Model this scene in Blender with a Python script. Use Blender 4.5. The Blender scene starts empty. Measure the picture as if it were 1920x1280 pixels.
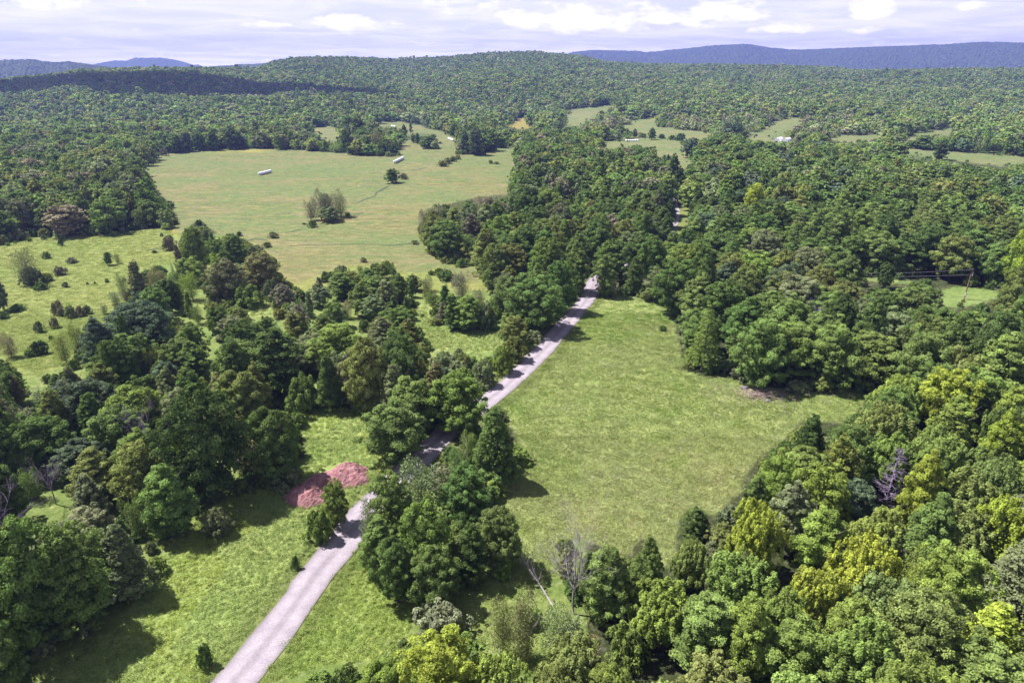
import bpy, math, random
import numpy as np
from math import radians, sin, cos, tan, atan, hypot, pi
random.seed(7)
RNG = np.random.default_rng(7)
scene = bpy.context.scene
COL = scene.collection

# ------------------------------------------------------------------ camera
H = 60.0
PITCH = radians(21.7)
cp, sp = cos(PITCH), sin(PITCH)
cam_d = bpy.data.cameras.new("camera")
cam = bpy.data.objects.new("camera", cam_d)
COL.objects.link(cam)
cam.location = (0, 0, H)
cam.rotation_euler = (radians(90) - PITCH, 0, 0)
cam_d.sensor_fit = 'HORIZONTAL'
cam_d.sensor_width = 36.0
cam_d.lens = 24.0
cam_d.clip_start = 0.5
cam_d.clip_end = 60000
scene.camera = cam

# ------------------------------------------------------------------ light
SUN_EL = radians(58)
SUN_DIR = np.array([-0.95, 0.31, 0.0]); SUN_DIR /= np.linalg.norm(SUN_DIR)   # horizontal direction TOWARDS the sun
SUN3 = np.array([SUN_DIR[0] * cos(SUN_EL), SUN_DIR[1] * cos(SUN_EL), sin(SUN_EL)])
sd = bpy.data.lights.new("sun", 'SUN')
sd.energy = 5.0
sd.angle = radians(0.53)
sd.color = (1.0, 0.965, 0.94)
sun = bpy.data.objects.new("sun", sd)
COL.objects.link(sun)
from mathutils import Vector
sun.rotation_euler = Vector(SUN3).to_track_quat('Z', 'Y').to_euler()
sun.location = (-60, 20, 200)

world = bpy.data.worlds.new("World")
scene.world = world
world.use_nodes = True
wn, wl = world.node_tree.nodes, world.node_tree.links
wn.clear()


def N(nt, typ, **kw):
    n = nt.nodes.new(typ)
    for k, v in kw.items():
        if k == 'ins':
            for i, val in v.items():
                n.inputs[i].default_value = val
        else:
            setattr(n, k, v)
    return n


def build_world():
    nt = world.node_tree
    L = nt.links.new
    out = N(nt, 'ShaderNodeOutputWorld')
    bg = N(nt, 'ShaderNodeBackground')
    bg.inputs['Strength'].default_value = 0.075
    sky = N(nt, 'ShaderNodeTexSky', sky_type='NISHITA', sun_disc=False)
    sky.sun_elevation = SUN_EL
    sky.sun_rotation = math.atan2(SUN_DIR[0], SUN_DIR[1])
    sky.altitude = 300
    sky.air_density = 1.0
    sky.dust_density = 1.5
    sky.ozone_density = 1.5
    tc = N(nt, 'ShaderNodeTexCoord')
    sep = N(nt, 'ShaderNodeSeparateXYZ')
    L(tc.outputs['Generated'], sep.inputs[0])

    def M(op, a, b=None, c=None):
        m = N(nt, 'ShaderNodeMath', operation=op)
        for i, v in enumerate((a, b, c)):
            if v is None:
                continue
            if isinstance(v, (int, float)):
                m.inputs[i].default_value = v
            else:
                L(v, m.inputs[i])
        return m.outputs[0]

    X, Y, Z = sep.outputs
    zc = M('MAXIMUM', Z, 0.0)
    den = M('ADD', zc, 0.045)
    px = M('DIVIDE', X, den)
    py = M('DIVIDE', Y, den)
    comb = N(nt, 'ShaderNodeCombineXYZ')
    L(px, comb.inputs[0]); L(py, comb.inputs[1])
    # high thin sheet
    n1 = N(nt, 'ShaderNodeTexNoise', ins={'Scale': 0.8, 'Detail': 9.0, 'Roughness': 0.62, 'Distortion': 0.5})
    L(comb.outputs[0], n1.inputs['Vector'])
    r1 = N(nt, 'ShaderNodeMapRange', ins={1: 0.40, 2: 0.60, 3: 0.0, 4: 1.0})
    L(n1.outputs[0], r1.inputs[0])
    # cumulus puffs low over the horizon: direction space, wider than tall
    az = M('ARCTAN2', X, Y)
    c2 = N(nt, 'ShaderNodeCombineXYZ')
    L(M('MULTIPLY', az, 8.0), c2.inputs[0]); L(M('MULTIPLY', Z, 22.0), c2.inputs[1])
    n2 = N(nt, 'ShaderNodeTexNoise', ins={'Scale': 2.4, 'Detail': 10.0, 'Roughness': 0.60, 'Distortion': 0.15})
    L(c2.outputs[0], n2.inputs['Vector'])

    def puff(a0, z0, wa, wz, amp):
        da = M('DIVIDE', M('SUBTRACT', az, a0), wa)
        dz = M('DIVIDE', M('SUBTRACT', Z, z0), wz)
        q = M('SUBTRACT', 1.0, M('SQRT', M('ADD', M('MULTIPLY', da, da), M('MULTIPLY', dz, dz))))
        return M('MULTIPLY', M('MAXIMUM', q, 0.0), amp)
    field = None
    for a0, z0, wa, wz, amp in [(0.28, 0.068, 0.075, 0.022, 1.0), (0.21, 0.062, 0.07, 0.018, .8), (0.11, 0.062, 0.12, 0.026, .95),
                                (0.03, 0.062, 0.09, 0.018, .8), (0.445, 0.070, 0.035, 0.018, .9), (0.545, 0.068, 0.022, 0.009, .8),
                                (0.63, 0.078, 0.04, 0.022, .9), (-0.21, 0.055, 0.09, 0.014, .75), (-0.31, 0.052, 0.07, 0.010, .6),
                                (0.43, 0.045, 0.05, 0.008, .6), (0.34, 0.048, 0.05, 0.009, .6), (0.52, 0.048, 0.03, 0.007, .5),
                                (-0.55, 0.08, 0.12, 0.02, .6), (-0.05, 0.085, 0.16, 0.018, .5)]:
        p = puff(a0, z0, wa, wz, amp)
        field = p if field is None else M('MAXIMUM', field, p)
    pf = M('ADD', field, M('MULTIPLY', M('SUBTRACT', n2.outputs[0], 0.5), 2.4))
    r2 = N(nt, 'ShaderNodeMapRange', ins={1: 0.26, 2: 0.60, 3: 0.0, 4: 1.0})
    L(pf, r2.inputs[0])
    # more milky air close to the horizon
    hz = N(nt, 'ShaderNodeMapRange', ins={1: 0.08, 2: 0.34, 3: 0.84, 4: 0.10})
    L(zc, hz.inputs[0])
    sheet = M('MULTIPLY', r1.outputs[0], 0.85)
    milk = N(nt, 'ShaderNodeMix', data_type='RGBA')
    L(hz.outputs[0], milk.inputs['Factor'])
    L(sky.outputs[0], milk.inputs['A'])
    milk.inputs['B'].default_value = (6.1, 6.1, 6.6, 1)
    m2 = N(nt, 'ShaderNodeMix', data_type='RGBA')
    L(sheet, m2.inputs['Factor'])
    L(milk.outputs['Result'], m2.inputs['A'])
    m2.inputs['B'].default_value = (7.8, 7.7, 7.8, 1)
    m3 = N(nt, 'ShaderNodeMix', data_type='RGBA')
    L(M('MULTIPLY', r2.outputs[0], 0.9), m3.inputs['Factor'])
    L(m2.outputs['Result'], m3.inputs['A'])
    m3.inputs['B'].default_value = (9.8, 9.6, 9.4, 1)
    # the sky is brightest low over the horizon
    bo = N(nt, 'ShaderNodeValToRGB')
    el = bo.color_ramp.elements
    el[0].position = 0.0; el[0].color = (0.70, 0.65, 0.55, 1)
    el[1].position = 1.0; el[1].color = (0.12, 0.12, 0.125, 1)  # unseen upper sky dimmed to cut fill light and deepen shadows
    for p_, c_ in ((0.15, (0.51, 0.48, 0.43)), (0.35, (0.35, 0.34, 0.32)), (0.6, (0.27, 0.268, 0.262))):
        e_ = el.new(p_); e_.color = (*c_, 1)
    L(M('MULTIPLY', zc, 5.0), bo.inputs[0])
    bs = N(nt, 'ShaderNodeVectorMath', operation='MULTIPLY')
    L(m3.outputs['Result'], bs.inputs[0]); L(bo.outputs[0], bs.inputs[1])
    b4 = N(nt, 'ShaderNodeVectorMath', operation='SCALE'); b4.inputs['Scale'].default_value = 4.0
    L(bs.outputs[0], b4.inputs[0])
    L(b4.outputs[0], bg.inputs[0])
    L(bg.outputs[0], out.inputs[0])


build_world()
scene.view_settings.view_transform = 'Standard'
scene.view_settings.look = 'None'
scene.view_settings.exposure = 0.96
scene.view_settings.gamma = 1.0
scene.view_settings.use_curve_mapping = False
cy = scene.cycles
cy.max_bounces = 5
cy.diffuse_bounces = 3
cy.glossy_bounces = 1
cy.transmission_bounces = 3
cy.volume_bounces = 0
cy.transparent_max_bounces = 4
cy.caustics_reflective = False
cy.caustics_refractive = False

# ------------------------------------------------------------------ pixel <-> world (photo pixels 1920 x 1280)
F = 1280.0


def interp(x, pts):
    return np.interp(x, [p[0] for p in pts], [p[1] for p in pts])


RIDGE = [(-400, 128), (0, 150), (100, 140), (150, 131), (330, 127), (480, 128), (525, 113), (560, 108), (640, 107), (740, 111), (830, 107),
         (920, 99), (1000, 97), (1080, 104), (1150, 117), (1220, 120), (1400, 122), (1560, 126), (1600, 131), (1750, 131),
         (1920, 128), (2320, 126)]
RDIST = [(-400, 1500), (0, 1600), (400, 1800), (700, 2100), (1000, 2150), (1300, 2350), (1920, 2300), (2320, 2300)]


def slope_of(px, py):
    u = (px - 960) / F; v = -(py - 640) / F
    dx = u; dy = cp + v * sp; dz = -sp + v * cp
    return dz / np.hypot(dx, dy), dx / dy


AZ = np.linspace(-400, 2320, 400)
_sl, _az = slope_of(AZ, interp(AZ, RIDGE))
_rd = interp(AZ, RDIST)
_rz = H + _sl * _rd - 11.0


def vnoise(x, y, s, seed=0):
    x = x / s; y = y / s
    xi = np.floor(x); yi = np.floor(y)
    fx = x - xi; fy = y - yi
    fx = fx * fx * (3 - 2 * fx); fy = fy * fy * (3 - 2 * fy)

    def h(a, b):
        v = np.sin(a * 127.1 + b * 311.7 + seed * 74.7) * 43758.5453
        return v - np.floor(v)
    return (h(xi, yi) * (1 - fx) + h(xi + 1, yi) * fx) * (1 - fy) + (h(xi, yi + 1) * (1 - fx) + h(xi + 1, yi + 1) * fx) * fy - 0.5


def sstep(a, b, t):
    t = np.clip((t - a) / (b - a), 0, 1)
    return t * t * (3 - 2 * t)


def ground(x, y):
    x = np.asarray(x, float); y = np.asarray(y, float)
    d = np.hypot(x, y)
    a = x / np.maximum(y, 1.0)
    rd = np.interp(a, _az, _rd)
    rz = np.interp(a, _az, _rz)
    t = np.clip((d - 620) / (rd - 620), 0, 1)
    z = rz * (0.45 * t * t + 0.55 * sstep(0.15, 1.0, t))
    z = z * (1 - 0.9 * sstep(rd + 60, rd + 900, d))
    z = np.where(y < 1, 0, z)
    w = sstep(700, 1100, d) * (1 - sstep(rd - 350, rd - 60, d))
    z = z + w * (26 * vnoise(x, y, 330, 3) + 10 * vnoise(x, y, 140, 5))
    z = z + 1.0 * vnoise(x, y, 60, 1) + 0.3 * vnoise(x, y, 17, 2)
    return z


def project(x, y, z):
    f = y * cp - (z - H) * sp
    u = y * sp + (z - H) * cp
    f = np.maximum(f, 0.1)
    return 960 + F * x / f, 640 - F * u / f, f


def at(px, py):
    """photo pixel -> ground point"""
    u = (px - 960) / F; v = -(py - 640) / F
    dx, dy, dz = u, cp + v * sp, -sp + v * cp
    t = np.geomspace(20, 4500, 5000)
    z = H + t * dz
    g = ground(t * dx, t * dy)
    k = np.argmax(z <= g)
    if not (z[k] <= g[k]):
        k = len(t) - 1
    if k > 0:
        e0 = z[k - 1] - g[k - 1]; e1 = z[k] - g[k]
        tt = t[k - 1] + (t[k] - t[k - 1]) * e0 / (e0 - e1 + 1e-9)
    else:
        tt = t[0]
    return np.array([tt * dx, tt * dy, float(ground(tt * dx, tt * dy))])


# ------------------------------------------------------------------ open ground seen in the photo
OPEN = {
 'meadow': [[(1122, 556), (1180, 556), (1235, 570), (1262, 590), (1270, 640), (1280, 695), (1330, 705), (1378, 712), (1400, 722), (1470, 730), (1500, 742), (1600, 727),
             (1622, 737), (1618, 765), (1600, 800), (1570, 790), (1500, 790), (1470, 822), (1432, 850), (1400, 880), (1385, 920), (1340, 965), (1300, 955), (1272, 975),
             (1262, 1040), (1240, 1070), (1228, 1020), (1200, 1000), (1178, 1040), (1130, 1022), (1050, 1000), (1040, 1060), (1015, 1120), (985, 1110), (960, 1060), (985, 1020), (985, 990),
             (950, 960), (952, 905), (988, 865), (965, 805), (932, 762), (938, 745), (1005, 690), (1062, 632), (1100, 578)],
            [(940, 1100), (985, 1085), (1020, 1120), (985, 1130), (900, 1130), (880, 1170), (862, 1160), (890, 1120)],
            [(905, 1180), (925, 1170), (930, 1230), (905, 1220)]],
 'strip': [[(55, 1600), (62, 1245), (160, 1215), (235, 1170), (250, 1118), (300, 1092), (318, 1068), (298, 1022), (345, 1004), (385, 955), (440, 930),
            (530, 908), (575, 885), (577, 850), (562, 800), (545, 768), (495, 748), (540, 742), (560, 765), (650, 765), (690, 785), (700, 845),
            (760, 858), (780, 868), (690, 935), (650, 960), (600, 1015), (385, 1285), (200, 1600)]],
 'verge': [[(300, 1600), (475, 1290), (685, 1008), (700, 1070), (745, 1125), (785, 1135), (765, 1190), (740, 1215), (690, 1238), (620, 1238), (560, 1262), (490, 1290)]],
 'glade': [[(775, 575), (800, 568), (822, 612), (850, 624), (935, 612), (945, 630), (925, 655), (890, 668), (862, 652), (825, 658), (802, 645)],
           [(448, 572), (505, 556), (510, 570), (500, 590), (465, 592)]],
 'left': [[(-400, 500), (0, 462), (60, 447), (200, 440), (300, 426), (318, 434), (332, 452), (338, 490), (290, 500), (268, 505), (245, 545),
           (240, 562), (205, 590), (158, 640), (110, 690), (60, 705), (15, 680), (0, 660), (-400, 720)]],
 'hay': [[(272, 306), (300, 290), (370, 283), (460, 279), (520, 279), (600, 285), (700, 292), (745, 294), (752, 285), (742, 272), (760, 262), (775, 262), (800, 280), (822, 280), (825, 262), (850, 255), (862, 270), (858, 290), (900, 289),
          (945, 275), (966, 276), (965, 300), (968, 312), (955, 340), (952, 365), (900, 368), (860, 378), (800, 392), (783, 430), (797, 470), (832, 492), (852, 503), (880, 500), (900, 505),
          (895, 530), (870, 520), (825, 498), (790, 510), (745, 508), (735, 488), (700, 495), (640, 500), (600, 512), (560, 532), (528, 520), (520, 488), (490, 463), (440, 440), (412, 440), (392, 425),
          (372, 412), (350, 428), (338, 440), (325, 437), (336, 410), (308, 370), (282, 345)],
         [(690, 238), (700, 232), (750, 228), (790, 236), (850, 254), (862, 268), (822, 270), (800, 250), (760, 252), (745, 240), (720, 238)]],
 'far': [[(575, 241), (600, 236), (636, 238), (640, 262), (622, 268), (605, 262), (590, 248)],
         [(1058, 225), (1075, 205), (1100, 202), (1145, 196), (1145, 206), (1112, 214), (1092, 236), (1058, 238)],
         [(1162, 236), (1200, 225), (1232, 224), (1240, 238), (1280, 244), (1338, 250), (1338, 262), (1290, 262), (1240, 256), (1172, 248)],
         [(1168, 264), (1200, 258), (1280, 263), (1280, 272), (1296, 300), (1288, 322), (1274, 350), (1268, 310), (1250, 290), (1235, 300), (1225, 278), (1178, 272)],
         [(1402, 264), (1420, 247), (1470, 222), (1508, 222), (1500, 238), (1462, 248), (1440, 258), (1445, 266)],
         [(1450, 258), (1484, 258), (1484, 267), (1450, 267)],
         [(1685, 264), (1720, 250), (1760, 242), (1800, 238), (1795, 250), (1740, 258), (1700, 272)],
         [(1545, 262), (1570, 255), (1650, 249), (1656, 262), (1600, 268)], [(1118, 268), (1150, 262), (1166, 264), (1172, 274), (1130, 276)],
         [(1655, 279), (1700, 278), (1790, 286), (1920, 293), (2300, 300), (2300, 330), (1920, 306), (1880, 312), (1840, 308), (1790, 300), (1740, 295)]],
 'gold': [[(945, 238), (965, 222), (1000, 219), (1000, 240), (965, 243)]],
 'lawn': [[(1592, 517), (1640, 520), (1690, 525), (1720, 532), (1690, 533), (1640, 528)], [(1765, 548), (1775, 540), (1810, 536), (1870, 545), (1872, 558), (1850, 568), (1790, 578), (1762, 572)]],
 'gap': [[(1277, 385), (1296, 392), (1288, 425), (1268, 450), (1252, 452), (1256, 425), (1268, 400)], [(1255, 470), (1262, 462), (1285, 462), (1285, 470)]],
 'roadview': [[(385, 1285), (475, 1290), (690, 1005), (680, 985), (675, 965), (640, 975)], [(758, 862), (845, 797), (862, 800), (850, 822), (790, 882), (775, 875)],
              [(918, 745), (1000, 655), (1060, 600), (1088, 575), (1082, 600), (1030, 660), (950, 748), (930, 757)]],
}
MX0, MY0, MS = -400, 0, 2
MW, MH = 1360, 800
CLS = list(OPEN.keys())
mask = np.zeros((MH, MW), np.int8)


def in_poly(px, py, poly):
    inside = np.zeros(px.shape, bool)
    n = len(poly)
    for i in range(n):
        x0, y0 = poly[i]; x1, y1 = poly[(i + 1) % n]
        if y0 == y1:
            continue
        c = ((y0 > py) != (y1 > py)) & (px < (x1 - x0) * (py - y0) / (y1 - y0) + x0)
        inside ^= c
    return inside


for ci, k in enumerate(CLS):
    for poly in OPEN[k]:
        xs = [p[0] for p in poly]; ys = [p[1] for p in poly]
        i0, i1 = max(0, int((min(xs) - MX0) / MS) - 1), min(MW, int((max(xs) - MX0) / MS) + 2)
        j0, j1 = max(0, int(min(ys) / MS) - 1), min(MH, int(max(ys) / MS) + 2)
        gx, gy = np.meshgrid(MX0 + (np.arange(i0, i1) + .5) * MS, (np.arange(j0, j1) + .5) * MS)
        m = in_poly(gx, gy, poly)
        mask[j0:j1, i0:i1][m] = ci + 1


def cls_at(px, py):
    i = np.clip(((px - MX0) / MS).astype(int), 0, MW - 1)
    j = np.clip((py / MS).astype(int), 0, MH - 1)
    return mask[j, i]


# ------------------------------------------------------------------ materials
def new_mat(name):
    m = bpy.data.materials.new(name)
    m.use_nodes = True
    m.node_tree.nodes.clear()
    return m


def leaf_material(name, trans=0.22, attr='INSTANCER'):
    m = new_mat(name); nt = m.node_tree; L = nt.links.new
    out = N(nt, 'ShaderNodeOutputMaterial')
    a = N(nt, 'ShaderNodeAttribute', attribute_type=attr, attribute_name='tint')
    cv = N(nt, 'ShaderNodeAttribute', attribute_type='GEOMETRY', attribute_name='cv')
    mr = N(nt, 'ShaderNodeMapRange', ins={1: 0.0, 2: 1.0, 3: 0.50, 4: 1.50})
    L(cv.outputs['Fac'], mr.inputs[0])
    mul = N(nt, 'ShaderNodeVectorMath', operation='SCALE')
    L(a.outputs['Vector'], mul.inputs[0]); L(mr.outputs[0], mul.inputs['Scale'])
    d = N(nt, 'ShaderNodeBsdfDiffuse'); t = N(nt, 'ShaderNodeBsdfTranslucent')
    mix = N(nt, 'ShaderNodeMixShader'); mix.inputs[0].default_value = trans
    L(mul.outputs[0], d.inputs[0])
    tm = N(nt, 'ShaderNodeVectorMath', operation='MULTIPLY')
    L(mul.outputs[0], tm.inputs[0]); tm.inputs[1].default_value = (1.25, 1.35, 0.6)
    L(tm.outputs[0], t.inputs[0])
    L(d.outputs[0], mix.inputs[1]); L(t.outputs[0], mix.inputs[2])
    L(mix.outputs[0], out.inputs[0])
    return m


def plain_mat(name, col, col2=None, scale=2.0, rough=0.8, bump=0.0, bscale=20, coord='Object'):
    m = new_mat(name); nt = m.node_tree; L = nt.links.new
    out = N(nt, 'ShaderNodeOutputMaterial')
    b = N(nt, 'ShaderNodeBsdfPrincipled')
    b.inputs['Roughness'].default_value = rough
    b.inputs['Specular IOR Level'].default_value = 0.25
    tc = N(nt, 'ShaderNodeTexCoord')
    n = N(nt, 'ShaderNodeTexNoise', ins={'Scale': scale, 'Detail': 5.0})
    L(tc.outputs[coord], n.inputs['Vector'])
    r = N(nt, 'ShaderNodeMapRange', ins={1: 0.35, 2: 0.65, 3: 0, 4: 1})
    L(n.outputs[0], r.inputs[0])
    mx = N(nt, 'ShaderNodeMix', data_type='RGBA')
    mx.inputs['A'].default_value = (*col, 1); mx.inputs['B'].default_value = (*(col2 or col), 1)
    L(r.outputs[0], mx.inputs['Factor']); L(mx.outputs['Result'], b.inputs['Base Color'])
    if bump:
        n2 = N(nt, 'ShaderNodeTexNoise', ins={'Scale': bscale, 'Detail': 4.0})
        L(tc.outputs[coord], n2.inputs['Vector'])
        bp = N(nt, 'ShaderNodeBump'); bp.inputs['Strength'].default_value = bump; bp.inputs['Distance'].default_value = 0.1
        L(n2.outputs[0], bp.inputs['Height']); L(bp.outputs[0], b.inputs['Normal'])
    L(b.outputs[0], out.inputs[0])
    return m


M_LEAF = leaf_material("leaf")
M_GRASS = leaf_material("grass_blades", 0.25)
M_BARK = plain_mat("bark", (0.10, 0.085, 0.07), (0.2, 0.18, 0.16), 3.0, 0.95)
M_PALEBARK = plain_mat("pale_bark", (0.36, 0.33, 0.32), (0.5, 0.47, 0.45), 2.0, 0.9)
M_DEAD = plain_mat("dead_wood", (0.22, 0.19, 0.20), (0.36, 0.32, 0.33), 1.5, 0.95)
M_PURPLE = plain_mat("dead_twigs", (0.20, 0.15, 0.24), (0.34, 0.27, 0.38), 1.5, 0.95)
M_WHITE = plain_mat("white_wrap", (0.82, 0.80, 0.88), (0.74, 0.73, 0.84), 1.2, 0.35)
M_POLE = plain_mat("pole_wood", (0.20, 0.12, 0.10), (0.30, 0.20, 0.17), 4, 0.9)
M_METAL = plain_mat("metal", (0.45, 0.46, 0.48), (0.4, 0.4, 0.42), 3, 0.5)
M_WIRE = plain_mat("wire", (0.42, 0.38, 0.48), (0.42, 0.38, 0.48), 3, 0.5)
M_DARK = plain_mat("dark_opening", (0.05, 0.05, 0.08), (0.03, 0.03, 0.05), 3, 0.9)
M_STONE = plain_mat("field_stone", (0.22, 0.19, 0.19), (0.15, 0.14, 0.14), 3, 0.9)


# ------------------------------------------------------------------ helpers
def mesh_from(name, verts, faces, mats, cv=None, mi=None, smooth=False):
    me = bpy.data.meshes.new(name)
    verts = np.asarray(verts, np.float32)
    faces = np.asarray(faces, np.int32)
    nf, k = faces.shape
    me.vertices.add(len(verts)); me.vertices.foreach_set('co', verts.ravel())
    me.loops.add(nf * k); me.loops.foreach_set('vertex_index', faces.ravel())
    me.polygons.add(nf)
    me.polygons.foreach_set('loop_start', np.arange(0, nf * k, k, dtype=np.int32))
    for m in mats:
        me.materials.append(m)
    if mi is not None:
        me.polygons.foreach_set('material_index', np.asarray(mi, np.int32))
    me.update(calc_edges=True)
    me.polygons.foreach_set('use_smooth', np.full(nf, bool(smooth)))
    if cv is not None:
        a = me.attributes.new('cv', 'FLOAT', 'FACE')
        a.data.foreach_set('value', np.asarray(cv, np.float32))
    return me


def link(name, me, parent=None, loc=None):
    o = bpy.data.objects.new(name, me)
    COL.objects.link(o)
    if parent is not None:
        o.parent = parent
    if loc is not None:
        o.location = loc
    return o


def tag(o, label=None, cat=None, group=None, kind=None):
    if label: o['label'] = label
    if cat: o['category'] = cat
    if group: o['group'] = group
    if kind: o['kind'] = kind
    return o


def empty(name, loc, rz=0.0, sc=(1, 1, 1)):
    e = bpy.data.objects.new(name, None)
    COL.objects.link(e)
    e.location = loc; e.rotation_euler = (0, 0, rz); e.scale = sc
    e.empty_display_size = 0.5
    return e


class Geo:
    """collects quads for one mesh"""
    def __init__(s):
        s.v = []; s.f = []; s.n = 0

    def add(s, v, f):
        v = np.asarray(v, float); f = np.asarray(f, int)
        s.v.append(v); s.f.append(f + s.n); s.n += len(v)

    def tube(s, pts, rad, seg=6, cap=True):
        pts = np.asarray(pts, float); n = len(pts)
        rad = np.broadcast_to(np.asarray(rad, float), (n,))
        t = np.gradient(pts, axis=0)
        t /= np.linalg.norm(t, axis=1)[:, None] + 1e-9
        ref = np.where(np.abs(t[:, 2:3]) > 0.9, np.array([[1.0, 0, 0]]), np.array([[0, 0, 1.0]]))
        a = np.cross(t, ref); a /= np.linalg.norm(a, axis=1)[:, None] + 1e-9
        b = np.cross(t, a)
        ang = np.arange(seg) * 2 * pi / seg
        v = pts[:, None, :] + rad[:, None, None] * (np.cos(ang)[None, :, None] * a[:, None, :] + np.sin(ang)[None, :, None] * b[:, None, :])
        v = v.reshape(-1, 3)
        f = []
        for i in range(n - 1):
            for j in range(seg):
                k = (j + 1) % seg
                f.append((i * seg + j, i * seg + k, (i + 1) * seg + k, (i + 1) * seg + j))
        if cap and seg == 4:
            f.append((0, 1, 2, 3)); e = (n - 1) * seg; f.append((e + 3, e + 2, e + 1, e))
        if cap and seg == 6:
            for e, r in ((0, 1), ((n - 1) * seg, -1)):
                q = [(e, e + 1, e + 2, e + 3), (e, e + 3, e + 4, e + 5)]
                f += [tuple(x[::r]) for x in q]
        if cap and seg == 8:
            for e, r in ((0, 1), ((n - 1) * seg, -1)):
                q = [(e, e + 1, e + 2, e + 3), (e, e + 3, e + 4, e + 7), (e + 4, e + 5, e + 6, e + 7)]
                f += [tuple(x[::r]) for x in q]
        s.add(v, f)

    def box(s, c, d, rz=0.0):
        c = np.array(c, float); d = np.array(d, float) / 2
        v = np.array([(x, y, z) for z in (-1, 1) for y in (-1, 1) for x in (-1, 1)], float) * d
        R = np.array([[cos(rz), -sin(rz), 0], [sin(rz), cos(rz), 0], [0, 0, 1]])
        s.add(v @ R.T + c, [(0, 2, 3, 1), (4, 5, 7, 6), (0, 1, 5, 4), (2, 6, 7, 3), (0, 4, 6, 2), (1, 3, 7, 5)])

    def mesh(s, name, mat, smooth=False):
        return mesh_from(name, np.concatenate(s.v), np.concatenate(s.f), [mat], smooth=smooth)


# ------------------------------------------------------------------ ground sheet
C_ = {  # base colours of the ground by kind
    'meadow': (0.315, 0.382, 0.130), 'strip': (0.312, 0.400, 0.122), 'verge': (0.275, 0.358, 0.088), 'glade': (0.295, 0.37, 0.115),
    'left': (0.258, 0.310, 0.090), 'hay': (0.132, 0.166, 0.062), 'far': (0.160, 0.208, 0.090), 'gold': (0.30, 0.26, 0.07),
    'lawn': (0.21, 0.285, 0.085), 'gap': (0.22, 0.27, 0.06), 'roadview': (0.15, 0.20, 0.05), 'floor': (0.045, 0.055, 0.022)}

ROAD_PX = [(340, 1400), (436, 1282), (508, 1190), (592, 1082), (655, 1001), (702, 942), (748, 895), (792, 855), (838, 812), (884, 772), (938, 733),
           (987, 689), (1036, 637), (1071, 596), (1101, 560), (1113, 537), (1122, 520), (1160, 500), (1215, 482), (1248, 462), (1256, 440), (1266, 415), (1268, 395), (1262, 370), (1268, 345)]
ROAD = np.array([at(*p) for p in ROAD_PX])


def smooth_path(P, step=1.5):
    P = np.asarray(P)[:, :2]
    out = []
    Q = np.vstack([2 * P[0] - P[1], P, 2 * P[-1] - P[-2]])
    for i in range(1, len(Q) - 2):
        p0, p1, p2, p3 = Q[i - 1], Q[i], Q[i + 1], Q[i + 2]
        n = max(2, int(np.linalg.norm(p2 - p1) / step))
        for t in np.arange(n) / n:
            out.append(0.5 * ((2 * p1) + (-p0 + p2) * t + (2 * p0 - 5 * p1 + 4 * p2 - p3) * t * t + (-p0 + 3 * p1 - 3 * p2 + p3) * t ** 3))
    out.append(P[-1])
    return np.array(out)


ROADP = smooth_path(ROAD[:, :2])
SIDE_PX = [(1118, 541), (1150, 540), (1180, 541), (1215, 545)]
SIDEP = smooth_path(np.array([at(*p) for p in SIDE_PX])[:, :2])
DRIVE_PX = [(1250, 470), (1268, 467), (1290, 467), (1320, 470)]
DRIVEP = smooth_path(np.array([at(*p) for p in DRIVE_PX])[:, :2])


def dist_path(x, y, P):
    x = np.asarray(x, float); y = np.asarray(y, float)
    best = np.full(x.shape, 1e9)
    box = (x > P[:, 0].min() - 15) & (x < P[:, 0].max() + 15) & (y > P[:, 1].min() - 15) & (y < P[:, 1].max() + 15)
    if box.any():
        xb, yb = x[box], y[box]
        bb = np.full(xb.shape, 1e9)
        for p in P:
            bb = np.minimum(bb, (xb - p[0]) ** 2 + (yb - p[1]) ** 2)
        best[box] = bb
    return np.sqrt(best)


def road_dist(x, y):
    return np.minimum(np.minimum(dist_path(x, y, ROADP[::2]), dist_path(x, y, SIDEP)), dist_path(x, y, DRIVEP))


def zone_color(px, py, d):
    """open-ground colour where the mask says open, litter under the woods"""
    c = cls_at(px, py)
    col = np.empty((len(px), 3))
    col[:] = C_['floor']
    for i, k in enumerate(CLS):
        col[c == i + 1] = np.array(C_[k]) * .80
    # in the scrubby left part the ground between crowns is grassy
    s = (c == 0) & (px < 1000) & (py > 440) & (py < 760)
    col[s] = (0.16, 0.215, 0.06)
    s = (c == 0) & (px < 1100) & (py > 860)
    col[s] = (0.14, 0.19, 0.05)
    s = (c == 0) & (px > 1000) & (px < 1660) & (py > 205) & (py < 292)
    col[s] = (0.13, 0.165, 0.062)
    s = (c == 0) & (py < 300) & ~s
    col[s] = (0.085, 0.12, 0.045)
    return col


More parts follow.
